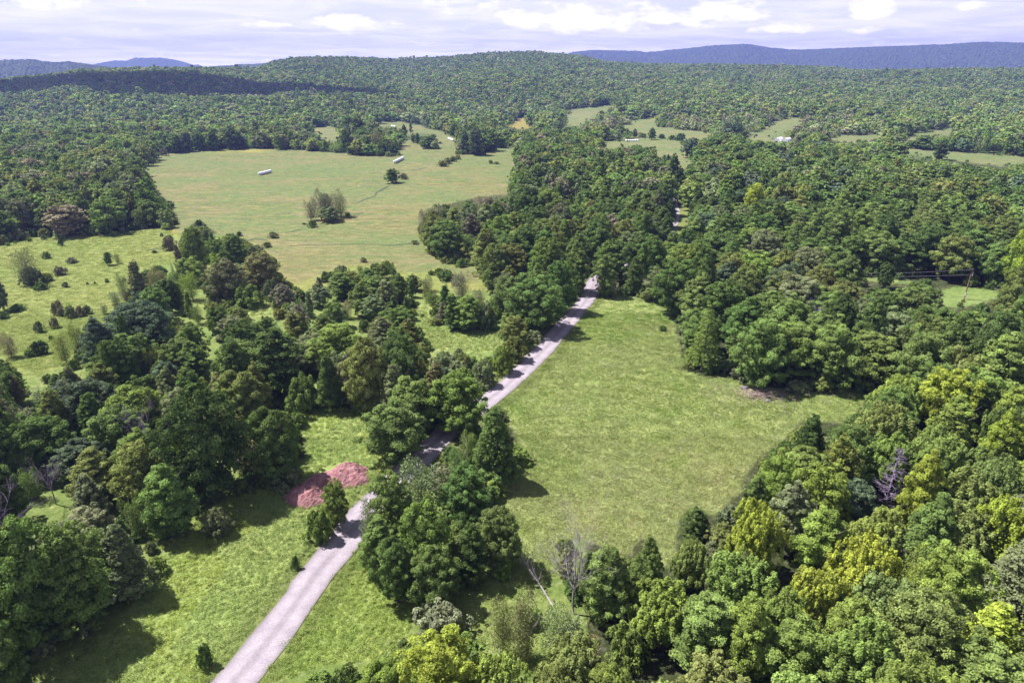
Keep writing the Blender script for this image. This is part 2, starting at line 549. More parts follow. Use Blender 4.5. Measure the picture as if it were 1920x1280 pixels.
def build_ground():
    ys = np.concatenate([np.linspace(-120, 30, 12, endpoint=False), 30 * (np.geomspace(1, 3200 / 30, 760)), np.geomspace(3400, 9300, 12)])
    us = np.concatenate([np.linspace(-9, -1.15, 16, endpoint=False), np.linspace(-1.15, 1.15, 620), np.linspace(1.15, 9, 17)[1:]])
    yy, uu = np.meshgrid(ys, us, indexing='ij')
    w = np.maximum(yy, 30) * 0.92 + 4
    xx = uu * w
    xx = np.clip(xx, -9300, 9300)
    zz = ground(xx, yy)
    V = np.stack([xx, yy, zz], -1).reshape(-1, 3)
    ny, nx = yy.shape
    i = np.arange(ny - 1)[:, None] * nx + np.arange(nx - 1)[None, :]
    Fc = np.stack([i, i + 1, i + nx + 1, i + nx], -1).reshape(-1, 4)
    px, py, _ = project(V[:, 0], V[:, 1], V[:, 2])
    col = np.zeros((len(V), 3))
    # average a few offsets so region borders are soft and uneven
    for k in range(6):
        jx = RNG.normal(0, 4, len(V)); jy = RNG.normal(0, 2.2, len(V))
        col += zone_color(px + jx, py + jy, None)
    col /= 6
    # the hay field is drier and browner on the near side of the brook
    by_ = np.interp(px, [260, 400, 500, 560, 640, 700, 728, 760, 850, 980], [470, 466, 449, 430, 404, 367, 349, 322, 305, 292])
    side = 1 / (1 + np.exp(-(py - by_) / 5.0)) * ((px > 350) & (px < 985) & (py > 270) & (py < 545))
    col = col * (1 + side[:, None] * np.array([.20, .02, .04]))
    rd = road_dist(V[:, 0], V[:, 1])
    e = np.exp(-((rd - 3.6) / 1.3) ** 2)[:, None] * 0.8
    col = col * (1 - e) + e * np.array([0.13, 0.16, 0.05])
    # yellow flower border along the far edge of the hay field
    hb = np.interp(px, [260, 300, 370, 460, 540, 600, 700, 760], [303, 289, 283, 280, 280, 286, 292, 294]) + 3
    e = np.exp(-((py - hb) / 3.0) ** 2) * ((px > 350) & (px < 790)) * np.clip(0.35 + 1.6 * vnoise(px, py, 60, 9), 0.0, 1)
    e = e[:, None]
    col = col * (1 - e) + e * np.array([0.42, 0.36, 0.05])
    e = np.exp(-(((px - 330) / 9) ** 2 + ((py - 434) / 6) ** 2))[:, None] * .8
    col = col * (1 - e) + e * np.array([0.42, 0.36, 0.05])
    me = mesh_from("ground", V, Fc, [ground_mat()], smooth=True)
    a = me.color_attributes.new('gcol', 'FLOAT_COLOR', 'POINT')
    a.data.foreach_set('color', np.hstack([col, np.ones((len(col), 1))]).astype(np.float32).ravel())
    hayw = ((cls_at(px, py) == CLS.index('hay') + 1) | (cls_at(px, py) == CLS.index('far') + 1)).astype(np.float32)
    a = me.attributes.new('hayw', 'FLOAT', 'POINT'); a.data.foreach_set('value', hayw)
    tag(link("ground", me), kind='structure')


def ground_mat():
    m = new_mat("ground_cover"); nt = m.node_tree; L = nt.links.new
    out = N(nt, 'ShaderNodeOutputMaterial')
    b = N(nt, 'ShaderNodeBsdfPrincipled')
    b.inputs['Roughness'].default_value = 0.95
    b.inputs['Specular IOR Level'].default_value = 0.1
    ac = N(nt, 'ShaderNodeAttribute', attribute_type='GEOMETRY', attribute_name='gcol')
    ah = N(nt, 'ShaderNodeAttribute', attribute_type='GEOMETRY', attribute_name='hayw')
    tc = N(nt, 'ShaderNodeTexCoord')

    def noise(scale, detail=5, stretch=None, rough=.55, dist=0.0, rot=0.0):
        mp = N(nt, 'ShaderNodeMapping')
        mp.inputs['Scale'].default_value = stretch or (1, 1, 1)
        mp.inputs['Rotation'].default_value = (0, 0, rot)
        L(tc.outputs['Object'], mp.inputs[0])
        n = N(nt, 'ShaderNodeTexNoise', ins={'Scale': scale, 'Detail': float(detail), 'Roughness': rough, 'Distortion': dist})
        L(mp.outputs[0], n.inputs['Vector'])
        return n.outputs[0]

    def rng(v, a, b_, c=0.0, d=1.0):
        r = N(nt, 'ShaderNodeMapRange', ins={1: a, 2: b_, 3: c, 4: d})
        L(v, r.inputs[0]); return r.outputs[0]

    def mix(fac, A, B, mode='MIX'):
        x = N(nt, 'ShaderNodeMix', data_type='RGBA', blend_type=mode)
        for sck, v in (('Factor', fac), ('A', A), ('B', B)):
            if isinstance(v, (int, float)): x.inputs[sck].default_value = v
            elif isinstance(v, tuple): x.inputs[sck].default_value = (*v, 1)
            else: L(v, x.inputs[sck])
        return x.outputs['Result']

    def mul(a, b_):
        x = N(nt, 'ShaderNodeMath', operation='MULTIPLY')
        for i, v in enumerate((a, b_)):
            if isinstance(v, (int, float)): x.inputs[i].default_value = v
            else: L(v, x.inputs[i])
        return x.outputs[0]
    c = ac.outputs['Color']
    # broad patches: greener and drier growth
    c = mix(rng(noise(0.035, 6, dist=.6), .42, .62, 0, .55), c, (1.22, 1.05, 1.15), 'MULTIPLY')
    c = mix(rng(noise(0.06, 6, dist=.4, rot=1.0), .5, .66, 0, .6), c, (0.82, 0.93, 0.72), 'MULTIPLY')
    # seed heads / dry stalks, streaky
    hay = ah.outputs['Fac']
    st = noise(0.10, 8, (0.35, 1.6, 1), .62, .5, 0.12)
    c = mix(mul(rng(st, .46, .60), mul(hay, 0.75)), c, (0.245, 0.195, 0.112))
    st2 = noise(0.07, 7, (0.5, 1.4, 1), .6, .3, -0.2)
    c = mix(mul(rng(st2, .47, .60), mul(hay, 0.75)), c, (0.088, 0.155, 0.044))
    c = mix(mul(rng(noise(0.3, 7, (0.5, 1.3, 1), .65), .54, .66), mul(hay, 0.7)), c, (0.33, 0.29, 0.08))
    c = mix(mul(rng(noise(0.009, 4, (.7, 1, 1), .5, .8, .9), .46, .56), mul(hay, .35)), c, (0.20, 0.18, 0.085))
    c = mix(mul(rng(noise(0.022, 5, (.6, 1, 1), .55, .8, .5), .44, .60), mul(hay, .7)), c, (0.10, 0.165, 0.052))
    c = mix(mul(rng(noise(0.18, 8, (.7, 1.5, 1), .7, .4, -.1), .42, .62), mul(hay, .5)), c, (0.215, 0.205, 0.085))
    c = mix(rng(noise(0.9, 6), .52, .72, 0, .30), c, (0.36, 0.35, 0.22))
    # fine mottling
    c = mix(0.8, c, mix(rng(noise(2.2, 6, rough=.7), .3, .7), (0.72, 0.78, 0.7), (1.28, 1.22, 1.25)), 'MULTIPLY')
    c = mix(1.0, c, mix(rng(noise(0.33, 9, (.8, 1.3, 1), .72, .6), .40, .60), (0.80, 0.84, 0.80), (1.20, 1.15, 1.16)), 'MULTIPLY')
    L(c, b.inputs['Base Color'])
    bp = N(nt, 'ShaderNodeBump'); bp.inputs['Strength'].default_value = 0.7; bp.inputs['Distance'].default_value = 0.45
    L(noise(1.5, 6, rough=.65), bp.inputs['Height'])
    L(bp.outputs[0], b.inputs['Normal'])
    L(b.outputs[0], out.inputs[0])
    return m


build_ground()


# ------------------------------------------------------------------ road
def gravel_mat(name, c1, c2):
    m = new_mat(name); nt = m.node_tree; L = nt.links.new
    out = N(nt, 'ShaderNodeOutputMaterial')
    b = N(nt, 'ShaderNodeBsdfPrincipled'); b.inputs['Roughness'].default_value = 0.95; b.inputs['Specular IOR Level'].default_value = 0.1
    a = N(nt, 'ShaderNodeAttribute', attribute_type='GEOMETRY', attribute_name='across')
    tc = N(nt, 'ShaderNodeTexCoord')
    n = N(nt, 'ShaderNodeTexNoise', ins={'Scale': 0.5, 'Detail': 7.0, 'Roughness': .65}); L(tc.outputs['Object'], n.inputs['Vector'])
    n2 = N(nt, 'ShaderNodeTexNoise', ins={'Scale': 6.0, 'Detail': 4.0, 'Roughness': .7}); L(tc.outputs['Object'], n2.inputs['Vector'])
    cr = N(nt, 'ShaderNodeValToRGB')
    e = cr.color_ramp.elements
    e[0].position = 0.0; e[0].color = (0.55, 0.58, 0.48, 1)
    e[1].position = 1.0; e[1].color = (0.58, 0.6, 0.5, 1)
    for p, v in ((0.10, .88), (0.22, 1.06), (0.36, 1.04), (0.47, 0.80), (0.56, 0.84), (0.66, 1.06), (0.80, 1.05), (0.91, .92)):
        x = e.new(p); x.color = (v, v, v, 1)
    L(a.outputs['Fac'], cr.inputs[0])
    mx = N(nt, 'ShaderNodeMix', data_type='RGBA'); mx.inputs['A'].default_value = (*c1, 1); mx.inputs['B'].default_value = (*c2, 1)
    r = N(nt, 'ShaderNodeMapRange', ins={1: .35, 2: .65, 3: 0, 4: 1}); L(n.outputs[0], r.inputs[0]); L(r.outputs[0], mx.inputs['Factor'])
    m2 = N(nt, 'ShaderNodeMix', data_type='RGBA', blend_type='MULTIPLY'); m2.inputs['Factor'].default_value = 1
    L(mx.outputs['Result'], m2.inputs['A']); L(cr.outputs[0], m2.inputs['B'])
    r3 = N(nt, 'ShaderNodeMapRange', ins={1: .3, 2: .7, 3: .78, 4: 1.2}); L(n2.outputs[0], r3.inputs[0])
    m3 = N(nt, 'ShaderNodeVectorMath', operation='SCALE'); L(m2.outputs['Result'], m3.inputs[0]); L(r3.outputs[0], m3.inputs['Scale'])
    L(m3.outputs[0], b.inputs['Base Color'])
    L(b.outputs[0], out.inputs[0])
    return m


M_ROAD = gravel_mat("road_gravel", (0.29, 0.25, 0.285), (0.37, 0.325, 0.355))


def ribbon(name, P, width, mat, lift=0.07, rough=0.25, nacross=10, crown=0.08):
    t = np.gradient(P, axis=0); t /= np.linalg.norm(t, axis=1)[:, None]
    nrm = np.stack([t[:, 1], -t[:, 0]], -1)
    n = len(P)
    V = []; A = []
    wl = width / 2 * (1 + rough * np.array([vnoise(np.array([i * 1.0]), np.array([0.0]), 3, 11)[0] + .5 * vnoise(np.array([i * 1.0]), np.array([7.0]), 1.1, 12)[0] for i in range(n)]))
    wr = width / 2 * (1 + rough * np.array([vnoise(np.array([i * 1.0]), np.array([9.0]), 3, 13)[0] + .5 * vnoise(np.array([i * 1.0]), np.array([5.0]), 1.1, 14)[0] for i in range(n)]))
    for j in range(nacross + 1):
        s = j / nacross
        off = -wl * (1 - s) + wr * s
        p = P + nrm * off[:, None]
        z = ground(p[:, 0], p[:, 1]) + lift + crown * (1 - (2 * s - 1) ** 2)
        V.append(np.column_stack([p, z])); A.append(np.full(n, s))
    V = np.stack(V, 1).reshape(-1, 3); A = np.stack(A, 1).ravel()
    k = nacross + 1
    i = np.arange(n - 1)[:, None] * k + np.arange(k - 1)[None, :]
    Fc = np.stack([i, i + 1, i + k + 1, i + k], -1).reshape(-1, 4)
    me = mesh_from(name, V, Fc, [mat], smooth=True)
    at_ = me.attributes.new('across', 'FLOAT', 'POINT'); at_.data.foreach_set('value', A.astype(np.float32))
    return tag(link(name, me), kind='structure')


_k = int(np.argmin(np.hypot(ROADP[:, 0] - at(1122, 520)[0], ROADP[:, 1] - at(1122, 520)[1])))
ribbon("road", ROADP[:_k + 1], 4.8, M_ROAD)
ribbon("forest_road", ROADP[_k - 1:], 3.2, M_ROAD, lift=0.09)
ribbon("side_road", SIDEP, 3.4, M_ROAD, lift=0.10)
ribbon("gravel_drive", DRIVEP, 7.0, M_ROAD, lift=0.10)
# little brook winding through the hay field
M_DITCH = plain_mat("ditch_soil", (0.05, 0.07, 0.04), (0.09, 0.12, 0.05), .4, .9)
for seg in ([(400, 466), (425, 462), (445, 455), (458, 452), (480, 447), (500, 449)], [(534, 437), (541, 436), (548, 434), (562, 430)], [(618, 414), (640, 404), (668, 401), (680, 399)],
            [(660, 381), (674, 379), (690, 371), (702, 367), (708, 361), (716, 356), (728, 349)], [(748, 322), (775, 319), (800, 314)],
            [(275, 471), (290, 467), (305, 465), (322, 460)], [(540, 462), (600, 458), (680, 457), (740, 459), (780, 455)]):
    P = smooth_path(np.array([at(*p) for p in seg])[:, :2], 2.0)
    P[:, 1] += 1.3 * np.array([vnoise(np.array([a]), np.array([b]), 9, 21)[0] for a, b in P]) * 2
    ribbon("brook", P, 1.5 if seg[0][0] != 540 else 0.9, M_DITCH, lift=0.05, rough=1.3, nacross=2, crown=0)


# ------------------------------------------------------------------ tree meshes
def leaves(pos, nrm, size, rng, aspect=0.75):
    n = len(pos)
    nrm = nrm / (np.linalg.norm(nrm, axis=1)[:, None] + 1e-9)
    r = rng.normal(size=(n, 3))
    t = np.cross(nrm, r); t /= np.linalg.norm(t, axis=1)[:, None] + 1e-9
    s = np.cross(nrm, t)
    sz = size * rng.uniform(0.65, 1.3, n)[:, None]
    b = nrm * sz * 0.18
    V = np.stack([pos - t * sz, pos - s * sz * aspect + b, pos + t * sz, pos + s * sz * aspect + b], 1).reshape(-1, 3)
    Fc = np.arange(4 * n).reshape(n, 4)
    return V, Fc


def unit(v):
    return v / (np.linalg.norm(v, axis=1)[:, None] + 1e-9)


def crown_broad(seed, h0, r0, z0, ncl, per, leaf, rho=(0.75, 1.35), profile='round', shoot=0.0, squash=0.7, inner=0.12, jitter=.5):
    rng = np.random.default_rng(seed)
    zn = rng.beta(1.35, 1.1, ncl)
    if profile == 'round':
        R = np.where(zn > .42, np.sqrt(np.clip(1 - ((zn - .42) / .60) ** 2, 0, 1)), 0.62 + 0.38 * np.sin(zn / .42 * pi / 2))
    elif profile == 'oval':
        R = np.where(zn > .4, np.clip(1 - ((zn - .4) / .62) ** 1.7, 0, 1) ** .8, 0.55 + 0.45 * np.sin(zn / .4 * pi / 2))
    elif profile == 'cone':
        R = np.clip(1.04 - zn, 0.03, 1) ** 0.8 * np.clip(0.6 + zn * 4, 0, 1)
    elif profile == 'spire':
        R = np.clip(1.03 - zn, 0, 1) ** 0.55 * np.clip(0.5 + zn * 3, 0, 1)
    elif profile == 'dome':
        R = np.sqrt(np.clip(1 - (zn * .97) ** 2, 0, 1)) * 1.0
    ang = rng.uniform(0, 2 * pi, ncl)
    ph = rng.uniform(0, 2 * pi, 4)
    lump = 1 + 0.15 * np.sin(2 * ang + ph[0] + 2 * zn) + 0.15 * np.sin(3 * ang + ph[1] - 4 * zn) + 0.10 * np.sin(5 * ang + ph[2] + 7 * zn)
    rad = r0 * R * lump * rng.uniform(0.35, 0.98, ncl) ** 0.55
    top = (h0 - z0) * (1 + 0.05 * np.sin(2 * ang + ph[3]) + 0.04 * np.sin(5 * ang + ph[0]) - .03)
    c = np.stack([np.cos(ang) * rad, np.sin(ang) * rad, z0 + zn * top * 0.93], 1)
    ro = rng.uniform(*rho, ncl) * np.clip(0.6 + 0.4 * R, .4, 1)
    outw = np.stack([np.cos(ang) * (rad / r0 + .15), np.sin(ang) * (rad / r0 + .15), 0.35 + zn * 0.7], 1)
    outw = unit(outw)
    n = ncl * per
    ci = np.repeat(np.arange(ncl), per)
    d = unit(rng.normal(size=(n, 3)) + outw[ci] * 0.9 + np.array([0, 0, .25]))
    rr = ro[ci] * rng.uniform(0.7, 1.08, n)
    st = np.array([1 - .45 * shoot, 1 - .45 * shoot, squash + shoot * 1.5])
    pos = c[ci] + d * rr[:, None] * st
    if shoot > 0:   # upright leaders: leaves climb and narrow
        k = rng.uniform(0, 1, n) ** 1.4
        pos[:, 2] += k * ro[ci] * 1.1 * shoot
        pos[:, :2] = c[ci][:, :2] + (pos[:, :2] - c[ci][:, :2]) * (1 - .75 * k[:, None] * shoot)
    nr = d + jitter * rng.normal(size=(n, 3)) + np.array([0, 0, .35])
    cvc = rng.uniform(0.15, 0.85, ncl)
    cv = np.clip(cvc[ci] + rng.normal(0, .16, n), 0, 1)
    V, Fc = leaves(pos, nr, leaf, rng)
    # inner foliage that closes the crown
    m = int(n * inner)
    a2 = rng.uniform(0, 2 * pi, m); z2 = rng.uniform(0.05, .85, m)
    rI = r0 * 0.72 * np.sqrt(rng.uniform(0, 1, m)) * np.interp(z2, [0, .4, 1], [.7, 1, .15] if profile in ('cone', 'spire') else [.75, 1, .4])
    p2 = np.stack([np.cos(a2) * rI, np.sin(a2) * rI, z0 + z2 * (h0 - z0)], 1)
    V2, F2 = leaves(p2, rng.normal(size=(m, 3)) + np.array([0, 0, 1.0]), leaf * 1.7, rng)
    V = np.vstack([V, V2]); Fc = np.vstack([Fc, F2 + 4 * n]); cv = np.concatenate([cv, rng.uniform(.1, .6, m)])
    return V, Fc, cv


def crown_spruce(seed, h0, r0, z0, tiers, per_b, leaf):
    rng = np.random.default_rng(seed)
    P = []; Nn = []; C = []
    for k in range(tiers):
        t = (k + rng.uniform(0, .6)) / tiers
        z = z0 + (h0 - z0) * t
        Lb = r0 * (1 - t) ** 0.85 * rng.uniform(.85, 1.1) + 0.2
        nb = int(5 + 6 * (1 - t))
        for a in np.linspace(0, 2 * pi, nb, endpoint=False) + rng.uniform(0, 6):
            L_ = Lb * rng.uniform(.75, 1.1)
            m = max(4, int(per_b * L_ / r0))
            s = rng.uniform(0.12, 1, m) ** .8
            w = 0.22 * L_ * (1.15 - s) + .12
            q = rng.normal(0, 1, m) * w
            x = np.cos(a) * s * L_ - np.sin(a) * q
            y = np.sin(a) * s * L_ + np.cos(a) * q
            zz = z - s * L_ * .28 + s ** 2 * L_ * .10 + rng.normal(0, .1, m)
            P.append(np.stack([x, y, zz], 1))
            Nn.append(np.array([np.cos(a) * .3, np.sin(a) * .3, 1]) + rng.normal(0, .45, (m, 3)))
            C.append(np.clip(rng.uniform(.2, .7) + rng.normal(0, .12, m), 0, 1))
    P = np.vstack(P); Nn = np.vstack(Nn); C = np.concatenate(C)
    V, Fc = leaves(P, Nn, leaf, rng, .5)
    return V, Fc, C


def crown_feather(seed, h0, r0, z0, n, leaf, stems=7):
    rng = np.random.default_rng(seed)
    P = []; Nn = []
    for k in range(stems):
        a = rng.uniform(0, 2 * pi); rr = r0 * .62 * np.sqrt(rng.uniform(0, 1)); hh = h0 * rng.uniform(.72, 1.0)
        m = n // stems
        t = rng.uniform(z0 / h0, 1, m)
        w = r0 * .62 * (np.sin(np.clip(t, 0, 1) ** 1.2 * pi) ** .6 + .12) * (1.1 - t * .45)
        b = rng.uniform(0, 2 * pi, m); ww = w * rng.uniform(0.1, 1, m) ** .6
        P.append(np.stack([np.cos(a) * rr * (.6 + .6 * t) + np.cos(b) * ww, np.sin(a) * rr * (.6 + .6 * t) + np.sin(b) * ww, t * hh + rng.normal(0, .15, m)], 1))
        Nn.append(np.stack([np.cos(b), np.sin(b), rng.normal(.5, .6, m)], 1) + rng.normal(0, .5, (m, 3)))
    P = np.vstack(P); Nn = np.vstack(Nn)
    V, Fc = leaves(P, Nn, leaf, rng, .55)
    return V, Fc, np.clip(rng.normal(.5, .22, len(P)), 0, 1)


def trunk_mesh(name, seed, h, r, limbs=5, mat=None, spread=0.35, top=0.8, seg=6):
    rng = random.Random(seed)
    g = Geo()
    bx, by = rng.uniform(-.25, .25), rng.uniform(-.25, .25)
    zs = np.linspace(-0.3, h * top, 7)
    pts = np.stack([bx * np.sin(zs / h * 3), by * np.sin(zs / h * 2.4), zs], 1)
    g.tube(pts, r * (1.25 - zs / (h * top) * 1.05) * np.where(zs < 0.2, 1.25, 1.0), seg)
    for k in range(limbs):
        z = h * rng.uniform(.25, .62)
        a = rng.uniform(0, 2 * pi)
        L_ = h * spread * rng.uniform(.7, 1.1)
        p0 = np.array([bx * np.sin(z / h * 3), by * np.sin(z / h * 2.4), z])
        d = np.array([cos(a) * .75, sin(a) * .75, .65])
        pp = [p0, p0 + d * L_ * .4, p0 + d * L_ * .75 + np.array([0, 0, L_ * .1]), p0 + d * L_ + np.array([0, 0, L_ * .25])]
        g.tube(pp, [r * .45, r * .33, r * .2, r * .07], 4)
    return g.mesh(name, mat or M_BARK, smooth=True)


def bare_branches(seed, h, r, spread=.75, n1=9, depth=3, up=.75, dens=5):
    """tapering branch system without leaves"""
    rng = random.Random(seed)
    g = Geo()

    def grow(p, d, L_, rad, lev):
        p = np.array(p, float); d = np.array(d, float); d /= np.linalg.norm(d)
        pts = [p.copy()]; n = 4
        for i in range(n):
            d = d + np.array([rng.gauss(0, .16), rng.gauss(0, .16), rng.gauss(.04, .1)]); d /= np.linalg.norm(d)
            p = p + d * L_ / n; pts.append(p.copy())
        g.tube(pts, np.linspace(rad, rad * .35, n + 1), 4 if lev < 2 else 4, cap=False)
        if lev < depth:
            for k in range(dens if lev else dens):
                i = rng.randint(1, n)
                e = np.array([rng.gauss(0, 1), rng.gauss(0, 1), rng.gauss(0.25, .5)]); e /= np.linalg.norm(e)
                nd = d * .65 + e * .75
                grow(pts[i], nd, L_ * rng.uniform(.38, .6), max(rad * .42, .012), lev + 1)
    zs = np.linspace(-.3, h * .45, 5)
    g.tube(np.stack([0.1 * np.sin(zs), 0.1 * np.cos(zs) - .1, zs], 1), np.linspace(r, r * .65, 5), 6)
    for k in range(n1):
        a = k * 2.4 + rng.uniform(-.4, .4)
        z = h * rng.uniform(.28, .45)
        grow((0, 0, z), (cos(a) * spread, sin(a) * spread, up * rng.uniform(.7, 1.3)), h * rng.uniform(.42, .62), r * .42, 1)
    return g


def dead_spruce_geo(seed, h, r):
    rng = random.Random(seed); g = Geo()
    zs = np.linspace(-.3, h, 9)
    g.tube(np.stack([.15 * np.sin(zs * .3), .1 * np.sin(zs * .4), zs], 1), np.linspace(.22, .03, 9), 6)
    for k in range(90):
        z = h * rng.uniform(.12, .97); a = rng.uniform(0, 2 * pi)
        L_ = r * (1.05 - z / h) ** .7 * rng.uniform(.5, 1.15) + .15
        d = np.array([cos(a), sin(a), rng.uniform(-.15, .35)])
        p = np.array([0, 0, z])
        pts = [p, p + d * L_ * .5, p + d * L_ + np.array([0, 0, L_ * .18])]
        g.tube(pts, [.05, .032, .012], 4, cap=False)
        for q in range(2):
            e = d + np.array([rng.gauss(0, .5), rng.gauss(0, .5), rng.gauss(0, .3)])
            g.tube([pts[1], pts[1] + e * L_ * .4], [.022, .008], 4, cap=False)
    return g


# library: name -> dict(h, r, crown meshes per LOD, trunk mesh)
LIB = {}


def reg(key, h, r, near, mid=None, far=None, trunk=None):
    e = dict(h=h, r=r, trunk=trunk, lod=[])
    for tag_, data in (('near', near), ('mid', mid or near), ('far', far or mid or near)):
        if data is None:
            e['lod'].append(e['lod'][-1]); continue
        V, Fc, cv = data
        e['lod'].append(mesh_from("foliage_" + key + "_" + tag_, V, Fc, [M_LEAF], cv=cv))
    LIB[key] = e


def make_library():
    T = lambda s, h, r, **k: trunk_mesh("trunk_shape", s, h, r, **k)
    for i in range(5):      # round broadleaf
        reg(f'maple{i}', 13.3, 5.4,
            crown_broad(100 + i, 13, 4.6, 1.3, 185, 140, .13, (0.4, 1.15), 'round'),
            crown_broad(100 + i, 13, 4.6, 1.2, 100, 34, .33, (0.6, 1.3), 'round', inner=.2),
            crown_broad(100 + i, 13, 4.6, .8, 30, 17, .72, (1.1, 2.1), 'round', inner=.12, jitter=.2),
            T(100 + i, 13, .26))
    for i in range(4):      # taller oval
        reg(f'oval{i}', 14.2, 4.3,
            crown_broad(120 + i, 14, 3.6, 1.2, 175, 125, .128, (0.35, 1.05), 'oval'),
            crown_broad(120 + i, 14, 3.6, 1.2, 92, 34, .31, (0.55, 1.15), 'oval', inner=.2),
            crown_broad(120 + i, 14, 3.6, .8, 28, 16, .66, (1.0, 1.8), 'oval', inner=.12, jitter=.2),
            T(120 + i, 14, .22))
    for i in range(3):      # young maples with upright leaders
        reg(f'shoot{i}', 12.4, 4.8,
            crown_broad(140 + i, 11.2, 4.2, 1.6, 250, 90, .125, (0.32, 0.8), 'round', shoot=.45),
            crown_broad(140 + i, 11.2, 4.2, 1.6, 130, 24, .30, (0.45, 0.9), 'round', shoot=.4, inner=.2),
            crown_broad(140 + i, 11.2, 4.2, 1.2, 40, 10, .66, (0.8, 1.3), 'round', shoot=.2, inner=.15),
            T(140 + i, 12, .2))
    for i in range(2):      # broad cone
        reg(f'cone{i}', 14.3, 4.8,
            crown_broad(150 + i, 14, 4.2, 0.7, 230, 105, .128, (0.35, 0.9), 'cone'),
            crown_broad(150 + i, 14, 4.2, 0.7, 110, 30, .31, (0.55, 1.0), 'cone', inner=.2),
            crown_broad(150 + i, 14, 4.2, 0.7, 36, 10, .66, (0.7, 1.3), 'cone', inner=.15),
            T(150 + i, 14, .24))
    for i in range(2):      # spire
        reg(f'spire{i}', 11.3, 2.3,
            crown_broad(160 + i, 11, 1.9, 0.6, 120, 60, .13, (0.3, 0.65), 'spire'),
            crown_broad(160 + i, 11, 1.9, 0.6, 60, 26, .26, (0.4, 0.75), 'spire', inner=.2),
            crown_broad(160 + i, 11, 1.9, 0.6, 26, 9, .55, (0.5, 0.9), 'spire', inner=.15),
            T(160 + i, 11, .16, limbs=2))
    reg('spruce0', 13, 3.0, crown_spruce(170, 13, 3.0, 0.8, 26, 34, .17), crown_spruce(170, 13, 3.0, 0.8, 18, 14, .32), crown_spruce(170, 13, 3.0, .8, 11, 5, .7), T(170, 13, .2, limbs=0, top=.97))
    reg('pine0', 15, 4.0, crown_spruce(172, 15, 4.0, 3.0, 13, 85, .20), crown_spruce(172, 15, 4.0, 3.0, 10, 34, .38), crown_spruce(172, 15, 4.0, 3.0, 8, 9, .8), T(172, 15, .26, limbs=0, top=.95))
    for i in range(2):      # feathery willow / birch
        reg(f'willow{i}', 9, 3.0, crown_feather(180 + i, 9, 3.0, 1.0, 4200, .125), crown_feather(180 + i, 9, 3.0, 1.0, 1500, .22), crown_feather(180 + i, 9, 3.0, 1.0, 300, .5),
            T(180 + i, 9, .13, limbs=7, spread=.4, top=.9, mat=M_PALEBARK))
    for i in range(3):      # shrubs
        reg(f'shrub{i}', 2.9, 2.3, crown_broad(190 + i, 2.7, 2.0, 0.15, 85, 60, .10, (0.2, 0.5), 'dome', squash=.9),
            crown_broad(190 + i, 2.7, 2.0, 0.15, 34, 18, .24, (0.35, 0.65), 'dome', squash=.9, inner=.2),
            crown_broad(190 + i, 2.7, 2.0, 0.15, 16, 8, .42, (0.45, 0.8), 'dome', squash=.9, inner=.2),
            T(190 + i, 2.6, .07, limbs=5, spread=.5, top=.6))
    LIB['bare0'] = dict(h=10, r=4.0, trunk=bare_branches(31, 10, .13, .62, 11, 3, 1.0, 6).mesh("bare_branches", M_DEAD, True))
    LIB['bare1'] = dict(h=10, r=3.2, trunk=bare_branches(32, 10, .16, .6, 8, 3, .95, 5).mesh("bare_branches", M_PURPLE, True))
    LIB['snag0'] = dict(h=11, r=2.6, trunk=dead_spruce_geo(33, 11, 2.6).mesh("snag_shape", M_PURPLE, True))


make_library()
KEYS = [k for k in LIB if 'lod' in LIB[k]]

# colours of foliage (albedo)
G = {
    'deep': (0.068, 0.112, 0.036), 'dark': (0.092, 0.146, 0.046), 'mid': (0.118, 0.176, 0.055), 'fresh': (0.138, 0.198, 0.055),
    'yellow': (0.166, 0.226, 0.054), 'lime': (0.228, 0.288, 0.050), 'olive': (0.148, 0.184, 0.060), 'grey': (0.150, 0.187, 0.098),
    'blue': (0.088, 0.128, 0.080), 'silver': (0.20, 0.225, 0.14), 'brown': (0.158, 0.172, 0.082), 'russet': (0.23, 0.19, 0.09), 'mauve': (0.172, 0.174, 0.122)}
for _k in G:
    G[_k] = (G[_k][0] * 1.56, G[_k][1] * 1.45, G[_k][2] * 1.38)
COLWORD = {'deep': 'very dark green', 'dark': 'dark green', 'mid': 'mid green', 'fresh': 'fresh green', 'yellow': 'yellow-green', 'lime': 'bright yellow',
           'olive': 'olive green', 'grey': 'grey-green', 'blue': 'bluish dark green', 'silver': 'silvery green', 'brown': 'brownish green', 'russet': 'rusty', 'mauve': 'purplish grey'}
SHAPEWORD = {'maple': 'round-crowned', 'oval': 'upright', 'shoot': 'spiky-topped', 'cone': 'cone-shaped', 'spire': 'slender', 'spruce': 'pointed', 'pine': 'layered', 'willow': 'feathery', 'shrub': 'low', 'bare': 'bare', 'snag': 'bare'}
NAMEOF = {'maple': 'broadleaf_tree', 'oval': 'broadleaf_tree', 'shoot': 'broadleaf_tree', 'cone': 'broadleaf_tree', 'spire': 'slender_tree', 'spruce': 'spruce_tree', 'pine': 'pine_tree',
          'willow': 'feathery_tree', 'shrub': 'shrub', 'bare': 'dead_tree', 'snag': 'dead_tree'}


def kind_of(key):
    return key.rstrip('0123456789')


THINGS = []      # every individual plant: dict(px,py,key,col,h,r,label,obj)
TINTJ = np.random.default_rng(5)


